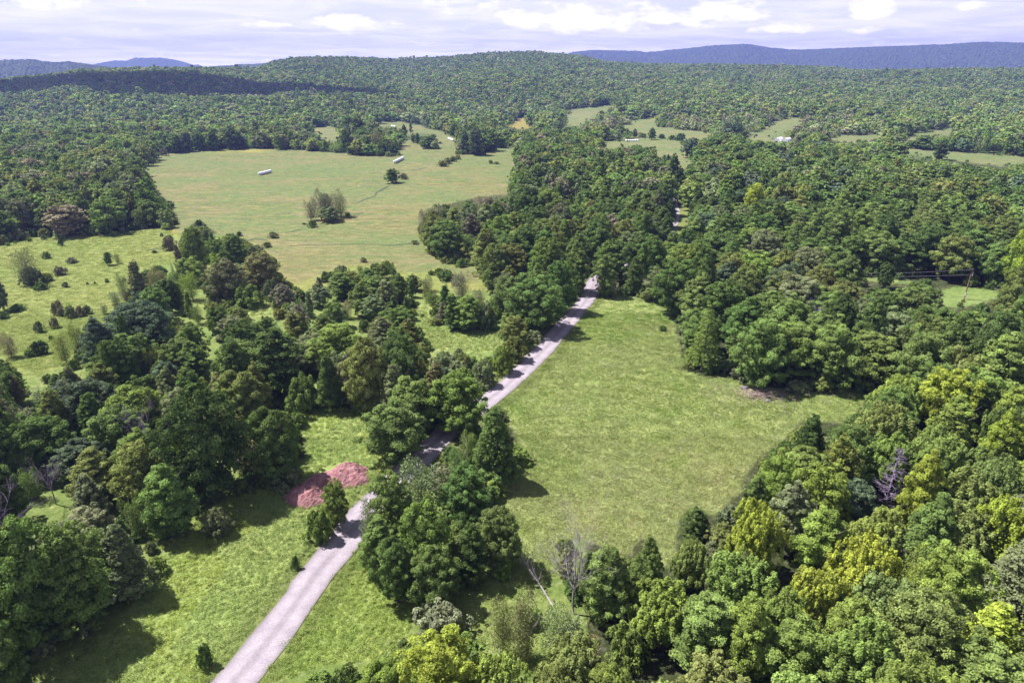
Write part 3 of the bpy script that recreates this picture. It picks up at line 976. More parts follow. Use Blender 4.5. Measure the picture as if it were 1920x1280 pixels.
def plant(key, P, h, r, col, label=None, rz=None, lod=0, extra=None):
    L_ = LIB[key]; kd = kind_of(key)
    sx = r / L_['r']; sz = h / L_['h']
    e = empty(NAMEOF[kd], P, random.uniform(0, 6.28) if rz is None else rz, (sx * random.uniform(.93, 1.07), sx * random.uniform(.93, 1.07), sz))
    t = link('branches' if kd in ('bare', 'snag') else ('stems' if kd == 'shrub' else 'trunk'), L_['trunk'], e)
    if 'lod' in L_:
        c = link('foliage' if kd == 'shrub' else 'crown', L_['lod'][lod], e)
        g = np.array(G[col]) * (1 + TINTJ.normal(0, .03, 3)) * TINTJ.uniform(.88, 1.14)
        c['tint'] = [float(v) for v in g]
    px, py, _ = project(P[0], P[1], P[2] + h * .6)
    cat = 'shrub' if kd == 'shrub' else ('dead tree' if kd in ('bare', 'snag') else 'tree')
    tag(e, label, cat)
    THINGS.append(dict(px=float(px), py=float(py), key=key, kd=kd, col=col, h=h, r=r, label=label, obj=e, x=P[0], y=P[1]))
    return e


OCC = []      # (x, y, r) taken by hand placed plants


def hand(px, by, ty, w, key, col, label=None, lod=None):
    P = at(px, by)
    _, _, f = project(*P)
    k = (640 - ty) / F
    U0 = P[1] * sp + (P[2] - H) * cp
    F0 = P[1] * cp - (P[2] - H) * sp
    h = (k * F0 - U0) / (cp + k * sp)
    r = w / 2 / F * f
    # seen from above the far rim of the crown adds to its height in the picture
    h = max(0.8, h - 0.25 * r * sp) if kind_of(key) in ('maple', 'shrub', 'shoot') else max(.8, h)
    d = hypot(P[0], P[1])
    if lod is None:
        lod = 0 if d < 330 else (1 if d < 700 else 2)
    plant(key, P, h, r, col, label, lod=lod)
    OCC.append((P[0], P[1], r))


HAND = [
 # left of the road, foreground
 (400, 935, 702, 165, 'maple0', 'deep', 'huge very dark round tree towering above the strip left of the mulch pile'),
 (520, 905, 752, 118, 'maple1', 'dark', 'dark bushy tree casting its shadow onto the mulch pile'),
 (560, 800, 770, 40, 'shrub0', 'mid', 'small leafy bush at the top corner of the grass beside the mulch pile tree'),
 (325, 1005, 862, 110, 'oval0', 'mid', 'light-topped upright tree with visible trunk behind the round grey shrub'),
 (412, 1003, 948, 60, 'shrub1', 'grey', 'lone round grey-green shrub standing on the grass strip below the dark woods'),
 (245, 1118, 972, 118, 'cone0', 'grey', 'grey-green cone-shaped tree at the woods edge below the lone round shrub'),
 (70, 1215, 950, 170, 'maple2', 'dark', 'big round dark tree with bright top at the left photo edge in the foreground'),
 (160, 1190, 985, 125, 'oval1', 'mid', 'tall mid green tree between the big edge tree and grey cone-shaped tree'),
 (15, 1310, 1165, 105, 'maple3', 'mid', 'round tree cut off by the bottom left corner of the photo'),
 (190, 950, 838, 105, 'oval2', 'olive', 'olive crown with thin yellowish top beside the purple bare twigs at left'),
 (283, 890, 765, 60, 'bare1', 'mauve', 'tall bare purplish tree rising left of the huge dark round tree'),
 (105, 945, 862, 52, 'bare1', 'mauve', 'small bare purple crown above the big left foreground trees'),
 (20, 1035, 930, 85, 'bare1', 'mauve', 'bare purple-grey tree cut by the left photo edge'),
 (98, 790, 722, 52, 'bare1', 'mauve', 'faint purple bare twigs in the upper part of the left woods'),
 (270, 830, 715, 130, 'maple4', 'fresh', 'bright green flat-topped crown left above the huge dark tree'),
 (275, 660, 553, 130, 'maple0', 'blue', 'bluish dark dome-shaped crown at the edge of the left pasture'),
 (195, 690, 590, 75, 'oval3', 'blue', 'bluish tree beside the dark dome-shaped crown near the left pasture'),
 (525, 745, 612, 120, 'oval2', 'deep', 'very dark tree above the pointed grass corner left of the glade'),
 (450, 760, 625, 85, 'oval0', 'dark', 'dark tree left of the very dark one above the pointed grass corner'),
 (635, 705, 597, 120, 'maple2', 'fresh', 'bright green dome crown between two dark trees left of the glade'),
 (622, 768, 655, 72, 'cone1', 'dark', 'dark cone-shaped tree at the upper end of the grass strip'),
 (572, 768, 695, 72, 'shrub2', 'mid', 'tall thicket with orange tips beside the cone-shaped tree on grass strip'),
 (690, 775, 622, 95, 'maple1', 'olive', 'large olive-topped round tree left of its darker twin near the glade'),
 (757, 760, 610, 95, 'maple3', 'dark', 'large dark round tree touching the olive-topped one near the glade'),
 (745, 862, 745, 120, 'maple4', 'mid', 'wide bushy tree on the left road bank above the mulch pile'),
 (862, 815, 682, 120, 'maple1', 'fresh', 'spreading tree whose crown hides the road bend above the bank'),
 (928, 905, 752, 118, 'cone0', 'dark', 'tall dense dark cone-shaped tree at the meadow edge right of the road'),
 (632, 985, 893, 60, 'maple3', 'fresh', 'small loose tree in front of the mulch pile beside the road'),
 (602, 1012, 950, 60, 'shrub0', 'fresh', 'leafy bush at the foot of the small roadside tree'),
 (555, 1065, 1040, 18, 'shrub1', 'dark', 'tiny dark sapling on the left road edge'),
 (388, 1248, 1205, 32, 'shrub2', 'dark', 'small dark bush near the road at the bottom of the grass strip'),
 # along the left road side, upwards
 (815, 742, 690, 60, 'shrub0', 'grey', None), (860, 722, 672, 62, 'shrub1', 'grey', None), (905, 722, 668, 60, 'shrub2', 'grey', None),
 (780, 735, 660, 60, 'shrub1', 'olive', None), (835, 700, 655, 60, 'shrub2', 'grey', None),
 (945, 700, 645, 42, 'shrub0', 'yellow', 'yellow-green roadside bush at the lower end of the long hedge'),
 (965, 675, 625, 55, 'shrub1', 'olive', 'olive roadside bush just above the yellow-green one'),
 (965, 650, 585, 60, 'maple2', 'olive', 'small olive tree by the road between hedge and glade'),
 (1003, 618, 500, 112, 'maple3', 'dark', 'large dark round tree standing over the shaded road'),
 (950, 590, 510, 70, 'maple4', 'mid', 'mid green tree behind the large dark one over the shaded road'),
 (1050, 585, 475, 75, 'maple0', 'dark', 'dark roadside tree next above the large one over the road'),
 (1080, 548, 448, 62, 'oval1', 'fresh', 'fresh green tall tree where the road enters the woods'),
 # scrub between glade and hay field
 (740, 548, 490, 30, 'spruce0', 'deep', 'small dark pointed spruce on the scrubby edge of the hay field'),
 (682, 578, 520, 32, 'spire0', 'lime', 'slim bright yellow-green tree in the scrub left of the small spruce'),
 (848, 618, 545, 42, 'spire1', 'mid', 'slender tree at the upper left edge of the glade'),
 (835, 592, 527, 34, 'spire0', 'mid', 'slender tree just behind the one on the glade edge'),
 (880, 619, 548, 62, 'oval0', 'mid', 'broad green tree at the upper edge of the glade'),
 (913, 617, 560, 45, 'shrub0', 'grey', 'grey bush closing the upper right side of the glade'),
 (868, 560, 503, 46, 'willow0', 'mauve', 'greyish feathery tree in the scrub right of the small spruce'),
 (700, 600, 548, 60, 'maple1', 'grey', None), (640, 560, 510, 60, 'oval2', 'mid', None), (600, 575, 528, 50, 'oval3', 'grey', None),
 (775, 545, 512, 34, 'oval0', 'mid', None), (715, 640, 590, 60, 'shrub1', 'olive', None),
 # island of trees right of left pasture
 (372, 520, 415, 52, 'maple2', 'mid', 'highest round tree of the island between pasture and hay field'),
 (408, 500, 440, 45, 'maple3', 'mid', 'smaller round tree leaning right off the highest island tree'),
 (445, 505, 436, 50, 'oval1', 'dark', 'dark tree at the upper right of the tree island'),
 (342, 530, 450, 24, 'spire0', 'mauve', 'dark slender grey spire on the left flank of the tree island'),
 (262, 560, 483, 46, 'spire1', 'grey', 'pointed grey-green tree at the left tip of the tree island'),
 (232, 560, 508, 26, 'willow1', 'grey', None),
 (432, 568, 478, 75, 'maple4', 'grey', 'pale grey-green round tree in the middle of the tree island'),
 (495, 548, 463, 75, 'maple0', 'brown', 'brownish purple-shaded tree at the right end of the tree island'),
 (326, 556, 512, 34, 'spruce0', 'dark', 'small dark pointed tree low in the tree island'),
 (362, 562, 505, 42, 'willow0', 'yellow', 'light yellowish feathery tree at the foot of the tree island'),
 (300, 545, 495, 44, 'willow1', 'brown', None),
 (465, 575, 527, 66, 'shrub0', 'mid', 'wide leafy bush with shadow at the foot of the tree island'),
 (400, 560, 520, 40, 'maple1', 'mid', None), (512, 560, 520, 36, 'shrub1', 'grey', None),
 # meadow cluster right of the road
 (738, 1020, 872, 95, 'maple2', 'mid', 'dark green tree overhanging the gravel road from the right side'),
 (700, 1040, 930, 62, 'willow1', 'grey', 'grey-green loose tree overhanging the road at the cluster edge'),
 (795, 975, 850, 95, 'willow0', 'grey', 'greyish fine-leaved tree at the top of the roadside cluster'),
 (872, 985, 862, 110, 'maple3', 'dark', 'dark green tree below the tall cone-shaped one by the meadow'),
 (715, 1075, 965, 92, 'oval2', 'mid', None),
 (800, 1080, 925, 110, 'maple4', 'fresh', 'fresh green tree in the middle of the roadside cluster'),
 (935, 1062, 940, 105, 'maple0', 'mid', 'round tree bulging into the meadow from the roadside cluster'),
 (745, 1128, 1000, 90, 'maple1', 'dark', 'dark lower left tree of the roadside cluster'),
 (820, 1135, 1015, 105, 'maple2', 'mid', None),
 (885, 1090, 975, 80, 'oval3', 'deep', None),
 (842, 1122, 1040, 34, 'willow1', 'mauve', 'thin dying greyish tree at the front of the roadside cluster'),
 (830, 1195, 1128, 118, 'shrub2', 'silver', 'wide silvery grey bush below the roadside cluster'),
 (945, 1228, 1112, 58, 'willow0', 'brown', 'left of two brownish feathery trees in the small clearing'),
 (990, 1238, 1100, 66, 'willow1', 'brown', 'right of two brownish feathery trees in the small clearing'),
 (1055, 1240, 1130, 90, 'willow0', 'grey', 'grey-green feathery tree in front of the bare grey dead tree'),
 (1075, 1150, 1000, 150, 'bare0', 'mauve', 'large bare grey dead tree with radiating limbs at the meadow edge'),
 (1132, 1170, 1012, 105, 'oval0', 'mid', 'green tree directly right of the bare grey dead tree'),
 (1208, 1155, 998, 72, 'oval1', 'mid', 'upright green tree at the corner of the meadow right of dead tree'),
 (1170, 1240, 1165, 88, 'shrub0', 'fresh', 'fresh green low thicket beneath the trees right of the dead tree'),
 (830, 1345, 1180, 165, 'maple4', 'lime', 'bright yellow-green maple in the middle of the bottom photo edge'),
 (725, 1350, 1232, 120, 'maple1', 'yellow', 'yellow-green tree left of the bright maple on the bottom edge'),
 (935, 1345, 1212, 110, 'shoot0', 'yellow', 'yellow-green spiky tree right of the bright maple on the bottom edge'),
 (1040, 1370, 1245, 110, 'shoot1', 'olive', None), (1140, 1360, 1240, 110, 'maple0', 'yellow', None),
 (1110, 1260, 1190, 60, 'willow1', 'russet', 'reddish brown twiggy sapling at the bottom edge of the small clearing'),
 (650, 1350, 1250, 90, 'shrub1', 'mid', None),
 # right side
 (1505, 905, 765, 95, 'cone1', 'deep', 'very dark pointed tree jutting into the lower right of the meadow'),
 (1580, 915, 780, 95, 'maple3', 'dark', 'dark round tree right beside the very dark pointed one at the meadow'),
 (1450, 965, 838, 92, 'maple2', 'yellow', 'yellow-green round tree below the very dark pointed one'),
 (1408, 985, 890, 60, 'oval2', 'mid', 'mid green tree at the meadow edge left of the yellow-green one'),
 (1300, 1015, 948, 62, 'oval3', 'dark', 'small dark tree projecting from woods at the lower meadow corner'),
 (1590, 985, 893, 90, 'maple0', 'blue', 'blue-grey round crown left of the bare purple dead spruce'),
 (1658, 965, 835, 66, 'snag0', 'mauve', 'bare purple dead spruce rising above the lower right woods'),
 (1720, 965, 850, 62, 'willow0', 'olive', 'loose olive tree right of the bare dead spruce'),
 (1885, 1150, 1000, 130, 'pine0', 'grey', 'grey-green layered pine at the right photo edge'),
 (1900, 1040, 915, 90, 'maple1', 'silver', 'silvery grey crown above the layered pine at the right edge'),
 (1600, 1150, 985, 125, 'shoot2', 'lime', 'brightest yellow maple in the lower right woods'),
 (1520, 1180, 1050, 110, 'shoot0', 'lime', 'golden green maple left below the brightest yellow one'),
 (1905, 560, 402, 72, 'maple4', 'lime', 'bright yellow-green tree at the right photo edge near the pole'),
 (1408, 430, 335, 52, 'maple2', 'lime', 'yellow tree standing out in the middle of the deep green forest'),
 (1492, 645, 560, 66, 'bare1', 'mauve', 'bare purplish crown among dark trees right of the meadow top'),
 (1618, 705, 620, 34, 'bare1', 'mauve', 'thin bare dead tree in the dark woods above the brush pile'),
 (1740, 985, 860, 60, 'oval1', 'deep', None),
 # hay field and far fields
 (736, 343, 313, 30, 'maple0', 'dark', 'single dark round tree beside the brook in the hay field'),
 (757, 336, 323, 16, 'shrub0', 'mauve', 'greyish bush behind the single tree in the hay field'),
 (583, 413, 369, 30, 'willow0', 'mauve', 'thin left willow of the grey clump in the hay field'),
 (603, 412, 350, 42, 'willow1', 'mauve', 'tallest grey willow of the clump in the hay field'),
 (620, 410, 357, 40, 'willow0', 'mauve', 'middle grey willow of the clump in the hay field'),
 (640, 405, 350, 42, 'willow1', 'silver', 'right pale willow of the clump in the hay field'),
 (618, 416, 383, 44, 'maple1', 'grey', 'dark low foliage under the grey willow clump'),
 (586, 426, 411, 19, 'shrub0', 'dark', 'dark shrub in front of the grey willow clump'),
 (570, 421, 417, 8, 'shrub1', 'dark', 'tiny dark shrub left of the willow clump'),
 (512, 446, 433, 22, 'shrub1', 'grey', 'grey-green shrub alone on the lower hay field beside the brook'),
 (652, 408, 396, 14, 'shrub2', 'mid', None),
 (830, 312, 299, 22, 'shrub0', 'olive', 'front bush of the diagonal bush row in the hay field'),
 (840, 307, 294, 18, 'shrub1', 'brown', 'second bush of the diagonal row in the hay field'), (850, 303, 291, 16, 'shrub2', 'olive', 'third bush of the diagonal row in the hay field'),
 (858, 299, 289, 14, 'shrub0', 'brown', 'hindmost bush of the diagonal row in the hay field'),
 (920, 307, 299, 10, 'shrub1', 'mid', 'small bush alone on the upper hay field'), (931, 308, 302, 12, 'shrub2', 'mid', 'flat bush just right of the small one on the upper hay field'),
 (805, 278, 253, 38, 'maple2', 'dark', 'rounded dark tree on the little spit between far fields'),
 (775, 268, 250, 14, 'oval2', 'mid', None), (783, 270, 248, 12, 'spire1', 'mid', None),
 (650, 284, 240, 28, 'oval1', 'dark', 'tall dark tree at the left of the grove above the hay field'),
 (672, 262, 212, 32, 'maple3', 'dark', 'tall round tree behind the grove above the hay field'),
 (672, 287, 255, 22, 'oval2', 'grey', None), (690, 288, 250, 24, 'oval3', 'mid', None), (706, 287, 238, 28, 'willow1', 'brown', 'brownish sparse tree in the grove above the hay field'),
 (722, 289, 262, 26, 'maple4', 'dark', None), (738, 290, 265, 22, 'maple0', 'deep', 'dark end tree of the grove above the hay field'), (655, 290, 265, 18, 'shrub1', 'dark', None),
 (728, 262, 240, 20, 'maple1', 'dark', None), (742, 264, 243, 16, 'oval0', 'dark', None), (758, 258, 232, 16, 'oval1', 'dark', None), (770, 250, 228, 10, 'spire0', 'mauve', None), (693, 246, 230, 22, 'willow0', 'mauve', None),
 (872, 288, 243, 24, 'oval0', 'blue', 'left dark tree of the compact grove on the far hay field'),
 (893, 291, 236, 34, 'maple1', 'blue', 'front dark tree of the compact grove on the far hay field'),
 (922, 283, 245, 36, 'maple2', 'dark', 'right rounded tree of the compact grove on the far hay field'),
 (437, 280, 234, 40, 'maple3', 'deep', 'dark round tree at the top left corner of the hay field'),
 (402, 282, 240, 28, 'oval0', 'dark', None), (330, 286, 248, 36, 'maple4', 'dark', None), (308, 292, 276, 16, 'shrub0', 'mauve', None), (375, 282, 245, 28, 'maple0', 'dark', None), (352, 284, 243, 24, 'oval3', 'blue', None),
 (1372, 270, 214, 62, 'willow1', 'blue', 'large grey tree standing free in the far pale green fields'),
 (1370, 270, 226, 46, 'maple1', 'blue', None),
 (1294, 296, 256, 36, 'maple2', 'blue', 'dark round tree on the pale green field left of the large grey one'),
 (1222, 262, 238, 18, 'oval1', 'dark', None), (1190, 258, 240, 14, 'oval2', 'dark', None), (1205, 258, 249, 16, 'shrub0', 'dark', None), (1240, 260, 250, 16, 'shrub1', 'dark', None), (1260, 262, 252, 16, 'shrub2', 'dark', None), (1275, 264, 248, 22, 'shrub0', 'deep', None),
 (800, 445, 388, 32, 'willow0', 'mauve', 'leftmost thin grey tree on the tip of the central woods'), (822, 436, 380, 36, 'willow1', 'mauve', 'second thin grey tree on the tip of the central woods'), (858, 425, 374, 38, 'willow0', 'grey', None), (898, 408, 364, 36, 'willow1', 'mauve', None), (930, 402, 360, 32, 'willow0', 'silver', None), (880, 412, 370, 30, 'maple2', 'grey', None),
 (1252, 305, 288, 9, 'shrub1', 'dark', None), (1728, 280, 250, 40, 'maple0', 'dark', 'dark bushy tree between the two right far fields'), (1762, 300, 262, 34, 'maple3', 'deep', 'dark tree left of the lower right far field'), (1705, 278, 262, 22, 'shrub1', 'dark', None),
 (1236, 452, 380, 46, 'maple1', 'dark', 'dark round tree shading the forest road gap from the left'), (1240, 425, 345, 34, 'oval0', 'deep', None), (1284, 480, 425, 40, 'maple4', 'dark', None), (1246, 458, 398, 36, 'oval3', 'dark', None), (1253, 428, 372, 30, 'oval1', 'deep', None), (1262, 472, 428, 30, 'maple3', 'mid', None),
 (1260, 350, 285, 30, 'oval2', 'deep', 'dark tree at the lower left side of pale green field'), (1272, 370, 310, 28, 'oval1', 'deep', None),
 # left pasture
 (58, 532, 458, 58, 'willow0', 'grey', 'large loose grey-green tree on the left pasture'),
 (60, 532, 498, 46, 'shrub1', 'blue', 'dark bush at the foot of the large loose pasture tree'),
 (8, 582, 518, 30, 'oval1', 'blue', 'bluish tree cut by the left photo edge on the pasture'),
 (22, 668, 620, 34, 'willow1', 'mauve', 'greyish small tree at the lower left of the pasture'),
 (76, 663, 635, 34, 'shrub0', 'deep', 'very dark dense bush at the lower left of the pasture'),
 (56, 668, 654, 22, 'shrub2', 'dark', None),
 (135, 493, 481, 21, 'shrub1', 'mauve', 'round greyish bush on the upper pasture'),
 (205, 497, 471, 18, 'oval2', 'dark', 'little dark tree on the upper pasture'), (221, 493, 472, 14, 'willow1', 'grey', 'little grey tree right of the dark one on the upper pasture'),
 (88, 484, 470, 20, 'shrub0', 'dark', None), (113, 515, 497, 24, 'shrub2', 'mauve', 'greyish bush right of the large loose pasture tree'), (90, 526, 510, 24, 'shrub1', 'yellow', 'yellowish bush below the large loose pasture tree'),
 (77, 542, 526, 28, 'shrub0', 'dark', 'dark bush in front of the large loose pasture tree'),
 (124, 538, 527, 14, 'shrub1', 'grey', None), (201, 529, 521, 10, 'shrub2', 'mid', None), (178, 532, 528, 5, 'shrub0', 'brown', None), (164, 533, 528, 5, 'shrub1', 'brown', None),
 (33, 582, 568, 34, 'shrub0', 'dark', 'dark low bush right of the bluish edge tree'), (5, 597, 582, 22, 'shrub1', 'dark', None),
 (104, 590, 566, 16, 'shrub1', 'mauve', None), (116, 592, 574, 18, 'shrub2', 'mauve', 'left greyish bush of the pasture thicket'), (134, 594, 570, 24, 'shrub0', 'grey', None), (151, 592, 572, 22, 'shrub1', 'mauve', 'middle greyish bush of the pasture thicket'), (164, 588, 570, 20, 'shrub2', 'grey', None),
 (110, 576, 560, 14, 'shrub2', 'mauve', None), (75, 622, 600, 20, 'shrub1', 'grey', 'pale round bush below the pasture thicket'), (104, 614, 592, 18, 'shrub2', 'mauve', 'greyish bush just right of the pale round one'),
 (195, 588, 567, 18, 'willow1', 'grey', None), (220, 570, 543, 28, 'willow0', 'grey', 'feathery grey-green tree near the dark dome-shaped crown'),
 (238, 563, 542, 16, 'willow1', 'mauve', None), (125, 680, 620, 38, 'willow0', 'olive', 'olive feathery tree at the lower rim of the pasture'), (150, 665, 600, 36, 'willow1', 'olive', None),
 (95, 635, 628, 10, 'shrub0', 'dark', None), (318, 468, 440, 28, 'shrub0', 'mauve', 'greyish round bush in the narrow upper end of the pasture'), (303, 443, 436, 8, 'shrub1', 'grey', None),
 (115, 460, 446, 10, 'shrub1', 'dark', None), (290, 474, 468, 12, 'shrub2', 'dark', None),
]
for row in HAND:
    hand(*row)


# ------------------------------------------------------------------ woods filled in around what the photo shows open
def region_pick(px, py, d, rng):
    """species, colour, height factor and radius factor for a spot in the woods"""
    u = rng.random()
    if 1390 < px < 1660 and 225 < py < 292 or 1080 < px < 1400 and 225 < py < 262:
        sp_ = rng.choice(['maple', 'oval', 'willow', 'shrub'], p=[.3, .2, .3, .2])
        c = rng.choice(['olive', 'grey', 'silver', 'mid', 'dark', 'mauve', 'fresh'], p=[.22, .24, .1, .16, .12, .10, .06])
        return sp_, c, rng.uniform(.4, .9), rng.uniform(.6, 1.0)
    if d > 600 or py < 270:
        sp_ = rng.choice(['maple', 'oval', 'shoot', 'cone', 'spruce', 'willow'], p=[.42, .27, .08, .08, .05, .10])
        c = rng.choice(['deep', 'dark', 'mid', 'olive', 'grey', 'fresh', 'mauve', 'brown', 'blue'], p=[.06, .16, .30, .16, .16, .09, .01, .01, .05])
        return sp_, c, rng.uniform(.7, 1.15) * (1.3 if rng.random() < .03 else 1), rng.uniform(.75, 1.4)
    if px > 1180 and py > 780:
        sp_ = rng.choice(['shoot', 'maple', 'oval', 'cone', 'willow'], p=[.42, .32, .16, .06, .04])
        c = rng.choice(['yellow', 'fresh', 'olive', 'mid', 'lime', 'dark', 'grey'], p=[.38, .26, .13, .10, .07, .02, .04])
        return sp_, c, rng.uniform(.75, 1.05), rng.uniform(.75, 1.05)
    if px > 1250:
        if py > 720:
            sp_ = rng.choice(['maple', 'oval', 'shoot', 'pine'], p=[.6, .22, .15, .03])
            c = rng.choice(['mid', 'dark', 'fresh', 'olive', 'grey'], p=[.42, .16, .26, .10, .06])
        else:
            sp_ = rng.choice(['maple', 'oval', 'cone', 'pine', 'willow'], p=[.68, .20, .04, .05, .03])
            c = rng.choice(['deep', 'dark', 'mid', 'fresh', 'olive', 'grey', 'blue'], p=[.08, .30, .36, .08, .09, .06, .03])
        return sp_, c, rng.uniform(.9, 1.25), rng.uniform(.95, 1.5)
    if px < 340 and py < 460:
        sp_ = rng.choice(['maple', 'oval', 'willow', 'cone'], p=[.62, .2, .12, .06])
        c = rng.choice(['olive', 'mid', 'grey', 'dark', 'mauve', 'brown', 'fresh'], p=[.26, .26, .16, .16, .06, .06, .04])
        return sp_, c, rng.uniform(.85, 1.2), rng.uniform(.85, 1.35)
    if px > 760 and py < 540:
        sp_ = rng.choice(['maple', 'oval', 'cone', 'willow'], p=[.62, .22, .06, .10])
        c = rng.choice(['mid', 'dark', 'olive', 'grey', 'deep', 'fresh', 'mauve'], p=[.34, .24, .14, .10, .08, .07, .03])
        if px < 960 and py < 470 and u < .5:
            c = 'mauve' if u < .12 else 'grey'
        return sp_, c, rng.uniform(.85, 1.2), rng.uniform(.85, 1.35)
    if py > 1150 and px > 600:
        return rng.choice(['maple', 'shoot', 'shrub', 'willow']), rng.choice(['olive', 'mid', 'yellow', 'grey']), rng.uniform(.5, .8), rng.uniform(.6, .9)
    if 480 < px < 1000 and 480 < py < 640:
        sp_ = rng.choice(['spire', 'oval', 'willow', 'maple', 'shrub'], p=[.18, .22, .25, .15, .20])
        c = rng.choice(['mid', 'grey', 'olive', 'fresh', 'mauve', 'dark'], p=[.25, .25, .2, .12, .08, .10])
        return sp_, c, rng.uniform(.45, .7), rng.uniform(.6, .85)
    if 330 < px < 1000 and 480 < py < 720:
        sp_ = rng.choice(['maple', 'oval', 'willow', 'shrub', 'spire'], p=[.34, .20, .18, .22, .06])
        c = rng.choice(['mid', 'grey', 'olive', 'fresh', 'dark', 'silver'], p=[.30, .18, .18, .16, .12, .06])
        return sp_, c, rng.uniform(.45, .78), rng.uniform(.6, .95)
    # mixed left woods
    sp_ = rng.choice(['maple', 'oval', 'cone', 'willow', 'spire', 'spruce', 'shrub'], p=[.36, .20, .08, .17, .07, .03, .09])
    c = rng.choice(['dark', 'mid', 'olive', 'grey', 'brown', 'silver', 'blue', 'mauve', 'fresh', 'deep'], p=[.18, .27, .13, .14, .04, .05, .05, .02, .09, .03])
    return sp_, c, rng.uniform(.55, .95), rng.uniform(.6, 1.0)


VAR = {k: [x for x in KEYS if kind_of(x) == k] for k in set(kind_of(x) for x in KEYS)}


def fits(x, y, h, r):
    """True where no part of the plant would cover ground that is open in the photo"""
    z = ground(x, y)
    ok = np.ones(len(x), bool)
    bx, by, f = project(x, y, z)
    far_ = np.clip((np.hypot(x, y) - 200) / 150, 0, 1)
    fz2 = 1 + .7 * (np.hypot(x, y) > 500)
    jx = (vnoise(x, y, 21, 71) * 14 + vnoise(x, y, 7, 72) * 9) * far_ * fz2
    jy = (vnoise(x, y, 23, 73) * 6 + vnoise(x, y, 8, 74) * 4) * far_ * fz2
    ok &= cls_at(bx + jx * .5, by + jy * .5) == 0
    SIGHT = [(1575, 503), (1690, 503), (1800, 498), (1815, 540), (1760, 545), (1745, 526), (1680, 512), (1640, 516), (1600, 520), (1575, 520)]
    nearer = y < 203
    for (dx, dy, fz) in ((0, 0, .98), (-.62, 0, .75), (.62, 0, .75), (-.9, 0, .45), (.9, 0, .45), (0, -.5, .9), (0, .6, .85), (-.5, .3, .9), (.5, .3, .9), (0, 0, .5), (-.6, -.3, .2), (.6, -.3, .2)):
        px, py, _ = project(x + dx * r, y + dy * r, z + h * fz)
        ok &= cls_at(px + jx, py + jy) == 0
        ok &= ~(nearer & in_poly(px, py, SIGHT))
    return ok


